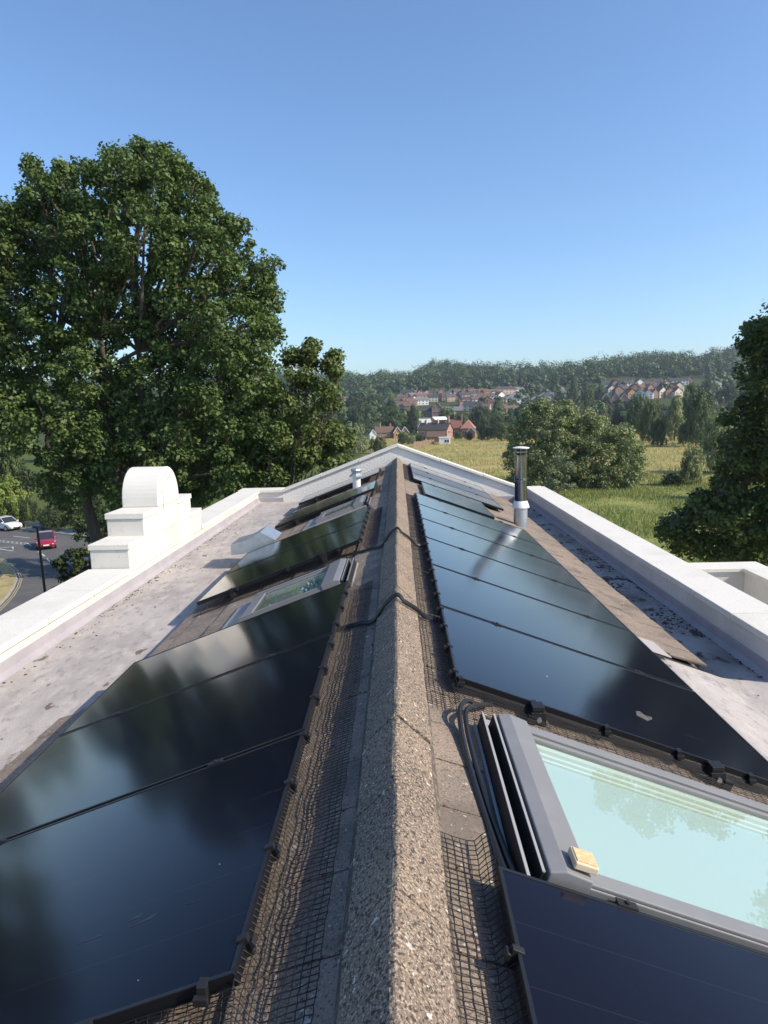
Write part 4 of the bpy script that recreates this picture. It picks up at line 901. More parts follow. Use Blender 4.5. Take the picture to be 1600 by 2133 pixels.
T_ = [
 ('round', 'mid', 3, 735, 950, 878, 95, M_PALE, 'pale_tree', 'pale silvery tree behind the left slope of the white gable'),
 ('round', 'mid', 4, 790, 945, 908, 60, M_MID, 'leafy_bush', 'green bush below the white cottage gable, just left of the gable apex'),
 ('round', 'mid', 3, 690, 960, 890, 70, M_MID, 'leafy_tree', 'mid green tree between the young oak and the pale silvery tree'),
 ('round', 'mid', 5, 745, 905, 845, 75, M_DK, 'dark_tree', 'dark round tree left of the tall rounded limes'),
 ('round', 'mid', 4, 818, 892, 847, 74, M_MID, 'lime_tree', 'big rounded tree directly behind the twin gabled cottage'),
 ('tall', 'mid', 6, 862, 905, 845, 42, M_DK, 'dark_tree', 'tall dark tree between the cottage and the white modern house'),
 ('round', 'mid', 5, 840, 925, 898, 40, M_MID, 'leafy_bush', 'bush in front of the right gable of the cottage'),
 ('round', 'mid', 3, 875, 922, 905, 36, M_DK, 'leafy_bush', 'dark bush in front of the dark roofed brick house'),
 ('round', 'mid', 4, 858, 925, 908, 30, M_PALE, 'garden_bush', 'greyish bush above the garden fence'),
 ('round', 'mid', 4, 925, 893, 848, 42, M_MID, 'leafy_tree', 'tree hiding the foot of the big brick school, behind the red chimneys'),
 ('round', 'mid', 5, 965, 890, 856, 50, M_MID, 'leafy_tree', 'round tree right of the pink tiled roof'),
 ('round', 'mid', 3, 1000, 900, 843, 66, M_DK, 'dark_tree', 'dark dense tree at the right end of the brick houses'),
 ('round', 'mid', 4, 1040, 905, 860, 62, M_MID, 'leafy_tree', 'green tree left of the willows at the far field edge'),
 ('round', 'mid', 5, 1010, 918, 880, 50, M_DK, 'dark_bush', 'dark tall bush at the far edge of the golden field'),
 ('round', 'mid', 3, 1045, 918, 876, 62, M_MID, 'leafy_bush', 'green bushes where the golden field meets the willows'),
 ('round', 'mid', 4, 978, 918, 898, 26, M_DK, 'garden_bush', 'small dark bush at the right corner of the brick houses'),
 ('round', 'mid', 5, 955, 916, 898, 26, M_MID, 'garden_bush', 'small green bush before the pink roofed house'),
 ('round', 'mid', 3, 905, 912, 899, 32, M_MID, 'ivy_bush', 'ivy mound on the lean-to roof above the white shed'),
 ('round', 'mid', 3, 1330, 905, 818, 66, M_MID, 'leafy_tree', 'round green tree above the right willow, in front of the terraces'),
 ('round', 'mid', 4, 1352, 922, 832, 62, M_MID, 'leafy_tree', 'bright green tree at the left of the golden gap'),
 ('tall', 'mid', 6, 1405, 918, 826, 78, M_WIL, 'poplar_tree', 'pointed light green tree behind the golden gap in the middle'),
 ('round', 'mid', 5, 1370, 930, 868, 50, M_DK, 'dark_tree', 'dark blue green tree low beside the pointed one'),
 ('round', 'mid', 8, 1450, 930, 801, 92, M_MID, 'leafy_tree', 'tallest tree of the group at right, rising over the terraces'),
 ('round', 'mid', 3, 1428, 925, 880, 46, M_DK, 'dark_bush', 'dark bush under the tallest right hand tree'),
 ('round', 'mid', 9, 1500, 985, 855, 130, M_WIL, 'pale_tree', 'pale loose tree partly behind the cut off tree at right'),
 ('round', 'mid', 9, 1440, 1012, 925, 80, M_WIL, 'leafy_bush', 'grey green bush right of the golden grass gap'),
 ('round', 'mid', 4, 1400, 1012, 985, 60, M_DK, 'dark_bush', 'low dark bush in the shade between meadow and right tree'),
 ('round', 'mid', 5, 1520, 1040, 940, 100, M_DK, 'dark_bush', 'dark bush mass behind the lower boughs of the right tree'),
 ('round', 'mid', 4, 1262, 860, 826, 40, M_DK, 'dark_tree', 'small dark tree left of the white framed gables'),
 ('round', 'mid', 3, 1225, 862, 800, 42, M_MID, 'leafy_tree', 'tall round tree on the slope beside the orange building'),
 ('round', 'mid', 5, 1252, 842, 800, 30, M_MID, 'leafy_tree', 'narrow tree directly left of the terraced roofs'),
 ('tall', 'mid', 6, 1195, 845, 790, 40, M_MID, 'leafy_tree', 'taller tree above the willows left of the red roofs'),
 ('tall', 'far', 6, 1175, 790, 765, 8, M_DK, 'conifer_tree', 'tiny pointed conifer on the skyline above the orange building'),
 ('round', 'mid', 3, 815, 848, 818, 24, M_LIME, 'lime_green_tree', 'small bright yellow green tree below the wooded hill'),
 ('round', 'mid', 5, 740, 860, 825, 60, M_DK, 'dark_tree', 'dark tree on the slope right of the young oak'),
 ('round', 'mid', 3, 785, 858, 822, 50, M_DK, 'dark_tree', 'dark tree on the slope left of the bright yellow green tree'),
 ('tall', 'mid', 6, 1083, 812, 786, 22, M_COPPER, 'purple_tree', 'brown purple tree on the hill above the grey roofed hall'),
 ('tall', 'mid', 8, 1145, 812, 792, 14, M_DK, 'conifer_tree', 'narrow dark conifer above the orange building'),
 ('round', 'mid', 5, 1155, 825, 806, 12, M_LIME, 'lime_green_tree', 'tiny light green tree beside the narrow conifer'),
 ('round', 'mid', 4, 1475, 830, 788, 40, M_MID, 'leafy_tree', 'round tree on the slope behind the pale long house at right'),
 ('round', 'mid', 3, 1520, 850, 800, 50, M_DK, 'dark_tree', 'dark tree above the green roofed building'),
]
for a in T_: place_tree(a[0], a[1], a[2], *a[3:7], a[7], a[8], a[9], group=MG)
rr_ = random.Random(77); NTH = ['first', 'second', 'third', 'fourth', 'fifth', 'sixth', 'seventh', 'eighth', 'ninth', 'tenth', 'eleventh', 'twelfth', 'thirteenth', 'fourteenth', 'fifteenth', 'sixteenth', 'seventeenth', 'eighteenth']
for bn, x0_, x1_, st_, pb, hh, ww in (('lining the far edge of the golden field', 1062, 1600, 33, 913, 50, 50), ('in the belt behind the field edge', 640, 1600, 56, 896, 40, 62), ('in the belt just below the town', 660, 1600, 54, 876, 34, 56), ('along the foot of the hill town', 1030, 1560, 40, 860, 22, 40)):
    k = 0; x = x0_
    while x < x1_ and k < 18:
        w_ = ww*rr_.uniform(.8, 1.2); h_ = hh*rr_.uniform(.75, 1.2); b_ = pb-(x-829)*.012+rr_.uniform(-3, 3)
        if not (x < 1000 and pb > 890 and x > 790) and not (pb < 880 and 860 < x < 990) and not (pb < 870 and 1245 < x < 1460):
            place_tree(rr_.choice(['round', 'round', 'tall']), 'mid', rr_.choice([3, 4, 5]), x, b_, b_-h_, w_, rr_.choice([M_MID, M_MID, M_DK, M_DK, M_WIL]), 'leafy_tree', '%s tree from the left %s' % (NTH[k], bn), group='trees '+bn); k += 1
        x += st_*rr_.uniform(.8, 1.2)
HG = 'bushes beyond the road at left'
for a in [
 ('round', 'mid', 3, 30, 1090, 985, 120, M_LIME, 'bramble_bush', 'sunlit yellow green bush mass across the road at the left edge'),
 ('round', 'mid', 4, -70, 1095, 960, 140, M_LIME, 'bramble_bush', 'yellow green bush just past the left edge across the road'),
 ('round', 'mid', 5, 62, 1098, 1030, 60, M_DK, 'dark_bush', 'dark bush behind the white car across the road'),
 ('tall', 'mid', 6, 62, 1100, 1045, 14, M_LIME, 'ivy_post', 'ivy covered post with bright leaves across the road'),
 ('round', 'mid', 3, 112, 1106, 1050, 90, M_DK, 'dark_bush', 'dark hedge bush beyond the red car'),
 ('round', 'mid', 5, 20, 1060, 880, 120, M_MID, 'leafy_tree', 'tall green tree behind the bushes at the left edge'),
 ('round', 'mid', 4, -90, 1060, 850, 150, M_DK, 'dark_tree', 'tall dark tree past the left edge behind the bushes'),
 ('round', 'mid', 3, 190, 1108, 1040, 100, M_MID, 'leafy_bush', 'green bush at the far kerb behind the dark shrub'),
 ('round', 'mid', 4, 290, 1080, 1000, 140, M_MID, 'leafy_bush', 'green bush hidden deep behind the oak'),
 ('round', 'mid', 5, 420, 1040, 930, 140, M_DK, 'dark_tree', 'dark tree behind the lower right of the oak'),
 ('round', 'mid', 3, 540, 1010, 900, 130, M_MID, 'leafy_tree', 'green tree behind the gap of oak and young oak'),
 ('round', 'mid', 4, 150, 960, 850, 150, M_MID, 'leafy_tree', 'distant green tree seen through the oak at left'),
 ('round', 'mid', 3, -230, 1070, 770, 230, M_MID, 'leafy_tree', 'big tree past the left edge, nearest the frame in a row beyond the road'),
 ('round', 'mid', 4, -430, 1070, 720, 260, M_DK, 'dark_tree', 'second big tree past the left edge beyond the road'),
 ('round', 'mid', 5, -660, 1070, 760, 260, M_MID, 'leafy_tree', 'farthest big tree past the left edge beyond the road'),
]: place_tree(a[0], a[1], a[2], *a[3:7], a[7], a[8], a[9], group=HG)

# wood on the hill and scattered trees between the houses: one mass
def wood(name, label, pts, per, hfun, seed, mleaf, sz=2.0):
    r = np.random.RandomState(seed); C = []; Rr = []; vv = []; cc = []
    for (x, y) in pts:
        h = hfun(r); R = h*.50; z = height(x, y); col = r.rand()
        for _ in range(10):
            d = r.normal(size=3); d /= np.linalg.norm(d)+1e-6; cc.append((x, y, z+h*.45)); C.append((x+d[0]*R*.72, y+d[1]*R*.72, z+h*.52+d[2]*h*.36)); Rr.append(R*.40*r.uniform(.7, 1.3)); vv.append(col)
    q, F, var = leafcloud(C, Rr, per, sz, seed+1, flat=.8, shell=.7, droop=.15, nr=.12, centre=cc, cw=.8)
    var = np.clip(np.repeat(vv, per)*.8+var*.3-.05, 0, 1)
    o = np_mesh(name, q, F, mleaf, None, var); return tag(o, label, 'wood', kind='stuff')
r = np.random.RandomState(8); pts = []
HOUSE_ZONES = []
while len(pts) < 3000:
    a = r.uniform(-.62, .64); y = r.uniform(760, 1150) if r.rand() < .85 else r.uniform(1150, 1300); x = a*y
    lim = 835 if -.12 < a < .20 else (790 if a > .20 else 700)
    if y < lim: continue
    pts.append((x, y))
wood('woodland', 'dense dark green wood covering the hill along the skyline', pts, 24, lambda r: r.choice([13, 16, 19, 22, 27])*r.uniform(.9, 1.1), 9, M_WOOD, 1.7)
pts = []
while len(pts) < 800:
    a = r.uniform(-.62, .62); y = r.uniform(400, 860)
    p = px_of(a*y, y)
    if 820 < p < 1060 and 420 < y < 800 and r.rand() < .93: continue
    if 1250 < p < 1450 and 380 < y < 800 and r.rand() < .93: continue
    pts.append((a*y, y))
wood('garden_trees', 'loose green trees and hedges scattered between the hillside houses', pts, 22, lambda r: r.uniform(6, 12), 12, M_WOOD)

# meadow grass
def tufts(n, y0, y1, hgt, seed, m_, name, label, a0=-.02, a1=.62):
    r = np.random.RandomState(seed); y = np.sqrt(r.uniform(y0**2, y1**2, n)); x = y*r.uniform(a0, a1, n)
    cl_ = (np.sin(x*.31+y*.17)+np.sin(x*.13-y*.29+1)+np.sin(x*.7+2)*.5); ok = cl_+r.normal(0, .9, n) > -.5; x = x[ok]; y = y[ok]; n = len(x); cl_ = cl_[ok]
    h = hgt*r.uniform(.5, 1.3, n)*(1+.25*cl_); wd = hgt*.16; t = r.uniform(0, 2*PI, n); z = np.array([0.0]*n); lx, ly = r.normal(0, .25, (2, n))*h
    P = np.stack([x, y, z], 1); d = np.stack([np.cos(t)*wd, np.sin(t)*wd, 0*t], 1); U = np.stack([lx, ly, h], 1)
    q = np.stack([P-d, P+d, P+d*.3+U, P-d*.3+U], 1).reshape(-1, 3)
    o = np_mesh(name, q, np.arange(len(q)).reshape(-1, 4), m_, None, np.clip(.5+cl_*.15+r.normal(0, .2, n), 0, 1)); tag(o, label, 'grass', kind='stuff')
tufts(80000, 40, 125, .34, 3, LF('green_grass', (.21, .25, .075), .3), 'green_grass', 'lush green grass of the nearer meadow right of the building')
tufts(60000, 105, 318, .5, 4, LF('golden_grass', (.42, .34, .15), .3), 'golden_grass', 'dry golden grass of the far meadow')

# ------------------------------------------------------------------ houses
BR1 = brick('orange_brick', (.36, .185, .095), (.44, .25, .14), None); BR2 = brick('pink_red_brick', (.29, .16, .12), (.40, .24, .185), None); BR3 = brick('brown_brick', (.22, .13, .09), (.30, .18, .12), None)
CREAM = mat('cream_render', (.60, .53, .42), .9); WHT = mat('white_render', (.72, .72, .70), .85); PINKW = mat('pale_pink_render', (.52, .36, .28), .9)
RF_BR = mat('brown_tile_roof', (.12, .075, .058), .9, [(2, (.18, .115, .09), .4, .7, .7)]); RF_RED = mat('red_tile_roof', (.24, .11, .08), .9, [(2, (.17, .08, .06), .4, .7, .7)]); RF_PK = mat('pinkish_tile_roof', (.36, .17, .13), .9, [(2, (.28, .13, .1), .4, .7, .7)])
RF_GR = mat('grey_slate_roof', (.15, .155, .17), .7, [(2, (.2, .2, .21), .4, .7, .7)]); RF_DK = mat('dark_slate_roof', (.055, .05, .052), .8)
WGL = mat('dark_window_glass', (.03, .035, .045), .12); WFR = mat('white_window_frame', (.75, .75, .73), .6)
class House:
    def __init__(s, name, loc, rot, label, cat='house', group=None, scale=1):
        s.r = empty(name, (0, 0, 0), label, cat, group); s.r.location = loc; s.r.rotation_euler = (0, 0, rot); s.r.scale = (scale,)*3
    def block(s, x0, x1, y0, y1, z0, ze, zr, axis, wm, rm, ov=.3, name='wall'):
        mb = MB(); mb.box(x0, x1, y0, y1, z0-1.5, ze)
        if zr > ze:
            if axis == 'x':  mb.prism([(y0, ze), (y1, ze), ((y0+y1)/2, zr-.06)], x0+.004, x1-.004, axis='x')
            elif axis == 'y': mb.prism([(x0, ze), (x1, ze), ((x0+x1)/2, zr-.06)], y0+.004, y1-.004)
        w_ = mb.build(name, wm, s.r, local=True)
        mb = MB(); t = .14
        if axis in 'xy':
            c = (y0+y1)/2 if axis == 'x' else (x0+x1)/2; lo = y0 if axis == 'x' else x0; k = (zr-ze)/(c-lo)
            poly = [(lo-ov, ze-ov*k), (c, zr), (2*c-lo+ov, ze-ov*k), (2*c-lo+ov, ze-ov*k+t), (c, zr+t), (lo-ov, ze-ov*k+t)]
            if axis == 'x': mb.prism(poly, x0-ov, x1+ov, axis='x')
            else: mb.prism(poly, y0-ov, y1+ov)
        elif axis == 'h':
            a, b, c, d = x0-ov, x1+ov, y0-ov, y1+ov; q = min(b-a, d-c)*.48; z = ze
            mb.add([(a, c, z), (b, c, z), (b, d, z), (a, d, z), (a+q, c+q, zr), (b-q, c+q, zr), (b-q, d-q, zr), (a+q, d-q, zr)], [(0, 3, 2, 1), (0, 1, 5, 4), (1, 2, 6, 5), (2, 3, 7, 6), (3, 0, 4, 7), (4, 5, 6, 7)])
        else: mb.box(x0-ov, x1+ov, y0-ov, y1+ov, ze+.002, ze+.25)
        s.roof = mb.build('roof', rm, s.r, local=True); return w_
    def chimney(s, x, y, z0, z1, m_, w_=.5):
        mb = MB(); mb.box(x-w_/2, x+w_/2, y-w_*.7, y+w_*.7, z0, z1); mb.box(x-w_*.6, x+w_*.6, y-w_*.8, y+w_*.8, z1+.002, z1+.12)
        for d in (-.18, .18): mb.tube([(x, y+d, z1+.12), (x, y+d, z1+.42)], .10, 6)
        mb.build('chimney', m_, s.roof, local=True)
    def win(s, x, y, z, w_=1.1, h=1.3, face='-y'):
        mb = MB(); g_ = MB()
        if face in ('-y', '+y'):
            k = -1 if face == '-y' else 1
            mb.box(x-w_/2, x+w_/2, min(y, y+k*.05), max(y, y+k*.05), z, z+h)
            for q in (-1, 1): g_.box(x+q*w_*.25-w_*.20, x+q*w_*.25+w_*.20, min(y+k*.051, y+k*.06), max(y+k*.051, y+k*.06), z+.10, z+h-.10)
        else:
            k = -1 if face == '-x' else 1
            mb.box(min(x, x+k*.05), max(x, x+k*.05), y-w_/2, y+w_/2, z, z+h)
            for q in (-1, 1): g_.box(min(x+k*.051, x+k*.06), max(x+k*.051, x+k*.06), y+q*w_*.25-w_*.20, y+q*w_*.25+w_*.20, z+.10, z+h-.10)
        f = mb.build('window', WFR, s.r, local=True); g_.build('pane', WGL, f, local=True)
def barge(h, x0, x1, y, ze, zr, k=-1):
    mb = MB(); c = (x0+x1)/2; kk = (zr-ze)/(c-x0)
    for sg in (-1, 1): mb.prism([(c, zr+.16), (c, zr-.16), (c+sg*(c-x0+.3), ze-.3*kk-.16), (c+sg*(c-x0+.3), ze-.3*kk+.16)], y-.33, y-.302)
    mb.build('bargeboard', WFR, h.r, local=True)
# twin gabled cottage
g_ = ground_at(815, 913); h = House('brick_cottage', g_, rad(8), 'small brick cottage with twin front gables and brown roof beyond the white gable', scale=1.04)
h.block(-6.5, 1.2, 0, 6.0, 0, 2.6, 4.9, 'x', BR3, RF_BR); h.chimney(-4.2, 3, 4.6, 6.4, BR2, .6); h.chimney(0.2, 3.6, 4.6, 6.0, BR2, .6); h.win(-4.5, 0, 1, 1.2, 1.1); h.win(-1.4, 0, 1, 1.2, 1.1)
for xa in (.9, 4.0):
    h.block(xa, xa+3.1, -2.2, 5.5, 0, 2.7, 4.8, 'y', BR1, RF_BR); barge(h, xa, xa+3.1, -2.2, 2.7, 4.8); h.win(xa+1.5, -2.2, .9, 1.3, 1.2)
h.block(-9.2, -6.6, -1.5, 4.5, 0, 2.3, 4.0, 'y', WHT, RF_DK); barge(h, -9.2, -6.6, -1.5, 2.3, 4.0)
# brick house with dark roof and pink gable
g_ = ground_at(915, 914); h = House('brick_house', g_, rad(-24), 'brick house with long dark roof and pink brick gable end at the field corner', scale=1.06)
h.block(-9, 3.2, 0, 7.0, 0, 3.6, 6.2, 'x', BR2, RF_DK); h.chimney(-6.5, 3.0, 5.4, 7.4, CREAM, .5); h.chimney(-1.5, 3.0, 5.6, 7.4, CREAM, .5); h.chimney(2.6, 3.6, 5.8, 8.6, BR2, .7)
for x in (-7, -4.2, -1.4): h.win(x, 0, 1.6, 1.1, 1.2)
h.win(3.2, 2.2, 1.8, 1.3, 1.4, '+x'); h.win(3.2, 4.9, 1.8, .7, 1.3, '+x')
g_ = ground_at(958, 912); h = House('brick_house', g_, rad(-12), 'brick house with pinkish red tiled roofs beside the dark roofed one', scale=1.06)
h.block(-5.5, .0, 2, 8.5, 0, 4.0, 7.2, 'x', BR2, RF_RED); h.block(.3, 5.6, .5, 8, 0, 3.7, 7.0, 'h', BR2, RF_PK); h.chimney(.2, 5, 6.2, 9.2, BR2, .6); h.block(3.2, 6.4, -2.5, 3, 0, 2.5, 4.2, 'y', BR3, RF_DK); barge(h, 3.2, 6.4, -2.5, 2.5, 4.2)
h.win(-3, 2, 1.2, 1.2, 1.3); h.win(1.8, .5, 1.4, 1.1, 1.3); h.win(4.8, -2.5, .9, 1.0, 1.1)
# white modern building
g_ = ground_at(892, 900); h = House('modern_house', g_, rad(14), 'white box shaped modern building with flat roof and orange brick end', scale=1.15)
h.block(-5, 1.4, 0, 8, 0, 6.2, 0, 'f', WHT, RF_GR, .15); h.block(1.6, 9.0, .6, 8, 0, 5.0, 0, 'f', BR1, RF_GR, .1)
mb = MB(); mb.hexa([(3.2, -.4, 5.3), (9.6, -.4, 5.3), (9.6, 4, 6.6), (3.2, 4, 6.6), (3.2, -.4, 5.5), (9.6, -.4, 5.5), (9.6, 4, 6.8), (3.2, 4, 6.8)]); mb.build('canopy_roof', WHT, h.r, local=True)
for x in (-3.8, -1.0):
    for z in (1.0, 4.2): h.win(x, 0, z, 1.3, 1.2)
for x in (5.0, 6.4, 7.8): h.win(x, .6, 2.0, 1.0, 2.0)
# school
g_ = ground_at(910, 879); h = House('brick_school', g_, rad(-6), 'large brick school with tall central gable and grey roofed wings', 'school'); S = g_.y/F_PX
h.block(-3.2, 3.4, -2, 10, 0, 9.4, 13.0, 'y', BR2, RF_BR); h.block(-10, -3.4, 1, 10, 0, 7.4, 10.6, 'x', BR3, RF_DK); h.block(3.6, 17, 1, 9, 0, 7.2, 9.8, 'x', BR1, RF_GR); h.block(17.2, 21.5, 0, 8, 0, 6.6, 0, 'f', BR1, RF_GR, .2)
for z, xs_ in ((8.6, (-1.2, 1.4)), (5.2, (-1.4, 0, 1.4)), (1.4, (-1.4, 0, 1.4))):
    for x in xs_: h.win(x, -2, z, 1.1, 1.8)
for x in (-8.6, -6.6, -4.8):
    for z in (1.4, 4.6): h.win(x, 1, z, 1.1, 1.7)
for x in (5.4, 8.2, 11, 13.8):
    for z in (1.2, 4.6): h.win(x, 1, z, 1.2, 1.6)
# shed, lean-to and fence at the field corner
g_ = ground_at(926, 926); h = House('garden_shed', g_, rad(-6), 'small white shed with louvred front at the field corner', 'shed', scale=1.2)
h.block(-1.6, 1.6, 0, 2.6, 0, 1.9, 0, 'f', WHT, mat('shed_roof_white', (.7, .7, .7), .7), .12); h.win(.7, 0, .5, 1.4, 1.0)
g_ = ground_at(908, 922); h = House('lean_to', g_, rad(-10), 'brown lean-to outbuilding left of the white shed', 'outbuilding', scale=.95)
h.block(-3.4, 3.4, 0, 5, 0, 2.3, 4.2, 'x', BR3, RF_BR); h.win(-2, 0, .8, .8, .9)
fr = empty('garden_fence', ground_at(885, 925), 'brown wooden garden fence left of the white shed', 'fence'); WOODF = mat('weathered_fence_wood', (.22, .15, .105), .9, [(3, (.15, .1, .07), .4, .7, .7)])
fa, fb = ground_at(862, 932), ground_at(905, 925)
for k in range(7):
    mb = MB(); p = fa.lerp(fb, k/7); q = fa.lerp(fb, (k+.93)/7); n_ = Vector((0, .03, 0))
    mb.hexa([p-n_, q-n_, q+n_, p+n_]+[v+Vector((0, 0, 1.7+.1*(k % 2))) for v in (p-n_, q-n_, q+n_, p+n_)]); mb.build('fence_panel', WOODF, fr)
    mb = MB(); c = fa.lerp(fb, (k+.965)/7); mb.box(c.x-.05, c.x+.05, c.y-.05, c.y+.05, c.z-.1, c.z+1.9); mb.build('post', WOODF, fr)

# hillside houses
def hill_proto(i):
    W, D, H, RH = [(9, 7, 5, 2.6), (12, 7.5, 5, 2.4), (7, 7, 5.2, 3.2), (16, 7.5, 5.2, 2.4)][i]
    h = House('house', (0, 0, 0), 0, None, None); h.block(-W/2, W/2, 0, D, 0, H, H+RH, 'y' if i == 2 else 'x', CREAM, RF_BR)
    h.chimney(W*.32, D/2, H+RH-.9, H+RH+1.1, BR3, .8)
    if i in (1, 3): h.chimney(-W*.34, D/2, H+RH-.9, H+RH+1.1, BR3, .8)
    for x in np.linspace(-W/2+1.6, W/2-1.6, [3, 4, 2, 5][i]): 
        for z in (.9, 3.3): h.win(float(x), 0, z, 1.3, 1.3)
    h.win(W/2, D/2, 3.2, 1.1, 1.2, '+x'); h.win(-W/2, D/2, 3.2, 1.1, 1.2, '-x')
    for c in list(h.r.children):
        for s_ in c.material_slots: s_.link = 'OBJECT'
    return h.r
HP = [[hill_proto(i), False] for i in range(4)]
ORD = ['first', 'second', 'third', 'fourth', 'fifth', 'sixth', 'seventh', 'eighth', 'ninth', 'tenth', 'eleventh', 'twelfth', 'thirteenth', 'fourteenth', 'fifteenth']
WN = [(CREAM, 'cream'), (BR3, 'brown brick'), (PINKW, 'pale pink'), (BR2, 'red brick'), (WHT, 'white'), (BR1, 'orange brick')]
RN = [(RF_BR, 'brown roofed'), (RF_DK, 'dark roofed'), (RF_PK, 'pink roofed'), (RF_GR, 'grey roofed')]
def row(name, spec, group, seed):
    r = random.Random(seed)
    for k, (px, py) in enumerate(spec):
        i = r.choice([0, 1, 1, 2, 3] if seed < 10 else [0, 2, 2, 0, 2]); wi = r.choice([0, 0, 0, 1, 2, 2, 5, 4]) if seed < 10 else r.choice([1, 1, 5, 0, 0, 4]); ri = r.choice([0, 0, 1, 3, 0]) if seed < 10 else r.choice([0, 0, 1, 1])
        e = HP[i]; o = e[0] if not e[1] else copy_tree(e[0]); e[1] = True
        g_ = ground_at(px, py); o.location = g_; o.rotation_euler = (0, 0, r.uniform(-.5, .5)); s = r.uniform(1.0, 1.3); o.scale = (s, s, s*.85)
        for c in o.children:
            b = c.name.split('.')[0]
            if b in ('wall', 'roof'): c.material_slots[0].link = 'OBJECT'; c.material_slots[0].material = (WN[wi][0] if b == 'wall' else RN[ri][0])
            elif b == 'window':
                c.material_slots[0].material = WFR
                for d in c.children: d.material_slots[0].material = WGL
            for d in c.children:
                if d.name.startswith('chimney'): d.material_slots[0].material = BR3
        tag(o, '%s house, %s from left in %s' % (WN[wi][1], ORD[k], name), 'house', group)
GH = 'houses on the hillside'
row('the top row under the wood, left of centre', [(x, 826+(x % 5)*.6) for x in range(846, 1040, 15)], GH, 1)
row('the second hillside row, left of centre', [(x, 834+(x % 7)*.5) for x in range(838, 1050, 16)], GH, 2)
row('the third hillside row, left of centre', [(822, 846), (838, 845), (856, 847), (874, 844), (972, 846), (986, 845), (1001, 845), (1016, 847), (1032, 848), (1048, 847)], GH, 3)
row('the lowest hillside row, left of centre', [(712, 842), (836, 857), (854, 858), (984, 858), (1003, 859), (1024, 858), (1045, 858), (1062, 866)], GH, 4)
row('the top terrace at right', [(1268, 812), (1284, 811), (1300, 811), (1316, 810), (1334, 810), (1352, 810), (1370, 808), (1388, 807), (1406, 804), (1424, 802), (1436, 800)], 'terraced houses at right', 11)
row('the second terrace at right', [(1262, 822), (1276, 822), (1290, 822), (1308, 821), (1324, 821), (1340, 820), (1356, 820), (1372, 818), (1388, 817), (1402, 817), (1416, 816), (1470, 818), (1486, 819)], 'terraced houses at right', 12)
row('the third terrace at right', [(1318, 832), (1334, 832), (1350, 831), (1366, 830), (1382, 829), (1398, 829), (1414, 829), (1462, 830), (1480, 832)], 'terraced houses at right', 13)
row('the back row above the grey roofed hall', [(1056, 822), (1076, 820), (1104, 818), (1126, 818)], GH, 5)
# hall and orange building
g_ = ground_at(1085, 846); k = g_.y/700
h = House('large_hall', g_, rad(5), 'large pale hall with hipped grey roof left of the orange building', 'hall'); h.block(-13, 8, 0, 16, 0, 6.5, 11, 'h', WHT, RF_GR, .6); h.block(8.2, 18, -1, 12, 0, 5, 8, 'h', CREAM, RF_GR, .6)
for x in (-11, -8, -5, -2, 1, 4): h.win(x, 0, 1.4, 1.8, 1.8); h.win(x, 0, 4.2, 1.8, 1.5)
g_ = ground_at(1142, 845); h = House('orange_building', g_, rad(-14), 'orange brick building with small front gable and grey roof', 'building'); h.block(-9, 11, 0, 10, 0, 8, 11, 'h', BR1, RF_GR, .5); h.block(-4, 2.5, -2, 4, 0, 8.6, 12, 'y', CREAM, RF_GR, .4)
for x in (-7, 5, 8): h.win(x, 0, 1.4, 1.6, 1.6); h.win(x, 0, 5, 1.6, 1.6)
h.win(-.8, -2, 5.2, 2, 2)
g_ = ground_at(1168, 838); h = House('church', g_, rad(-30), 'little cream gable with steep pointed roof right of the orange building', 'building'); h.block(-2.5, 2.5, 0, 9, 0, 6, 13, 'y', CREAM, RF_BR); h.win(0, 0, 2, 1.5, 2.5)
g_ = ground_at(1228, 858); h = House('red_roofed_barn', g_, rad(-20), 'long low building with red tiled roof behind the willows', 'building'); h.block(-9, 12, 0, 9, 0, 3, 8, 'h', BR3, RF_RED, .4)
for kx, lb in ((1262, 'left'), (1283, 'middle'), (1300, 'right')):
    g_ = ground_at(kx, 850); h = House('white_trimmed_house', g_, rad(-10), 'dark roofed house with white framed gable, %s one of three' % lb, 'house', 'white trimmed gables'); h.block(-4, 4, 0, 10, 0, 6, 11, 'y', BR2, RF_DK); barge(h, -4, 4, 0, 6, 11); h.win(0, 0, 3, 2, 2)
g_ = ground_at(1487, 812); h = House('long_pale_house', g_, rad(4), 'long pale house standing alone against the dark wood at right'); h.block(-7, 7, 0, 7, 0, 6, 8, 'h', WHT, RF_GR, .3)
for x in (-5, -2.5, 0, 2.5, 5): h.win(x, 0, 3.2, 1.4, 1.4)
g_ = ground_at(1495, 852); h = House('green_roofed_building', g_, rad(-4), 'low brick building with pale green flat roof at right', 'building'); h.block(-9, 9, 0, 14, 0, 5, 0, 'f', BR2, mat('pale_green_roof', (.30, .48, .36), .6), .4)
g_ = ground_at(3, 885); h = House('red_roofed_house', g_, 0, 'red roofed house at the far left edge behind the trees'); h.block(-6, 6, 0, 8, 0, 5, 8.5, 'x', CREAM, RF_RED)
# poles of the street behind
GP = 'slim pale flagpoles'
pp = None
for k, px in enumerate((1208, 1215, 1221, 1228, 1235, 1241, 1248)):
    g_ = ground_at(px, 836)
    if pp is None:
        mb = MB(); mb.tube([(0, 0, 0), (0, 0, 9)], [.18, .12], 6); mb.box(-.5, .5, -.08, .08, 9.0, 9.2); pp = mb.build('street_pole', mat('pale_pole_metal', (.55, .55, .53), .5), None, local=True); o = pp
    else: o = pp.copy(); COL.objects.link(o)
    o.location = g_; tag(o, 'slim pale pole, %s from the left in the line below the wood' % ORD[k], 'pole', GP)

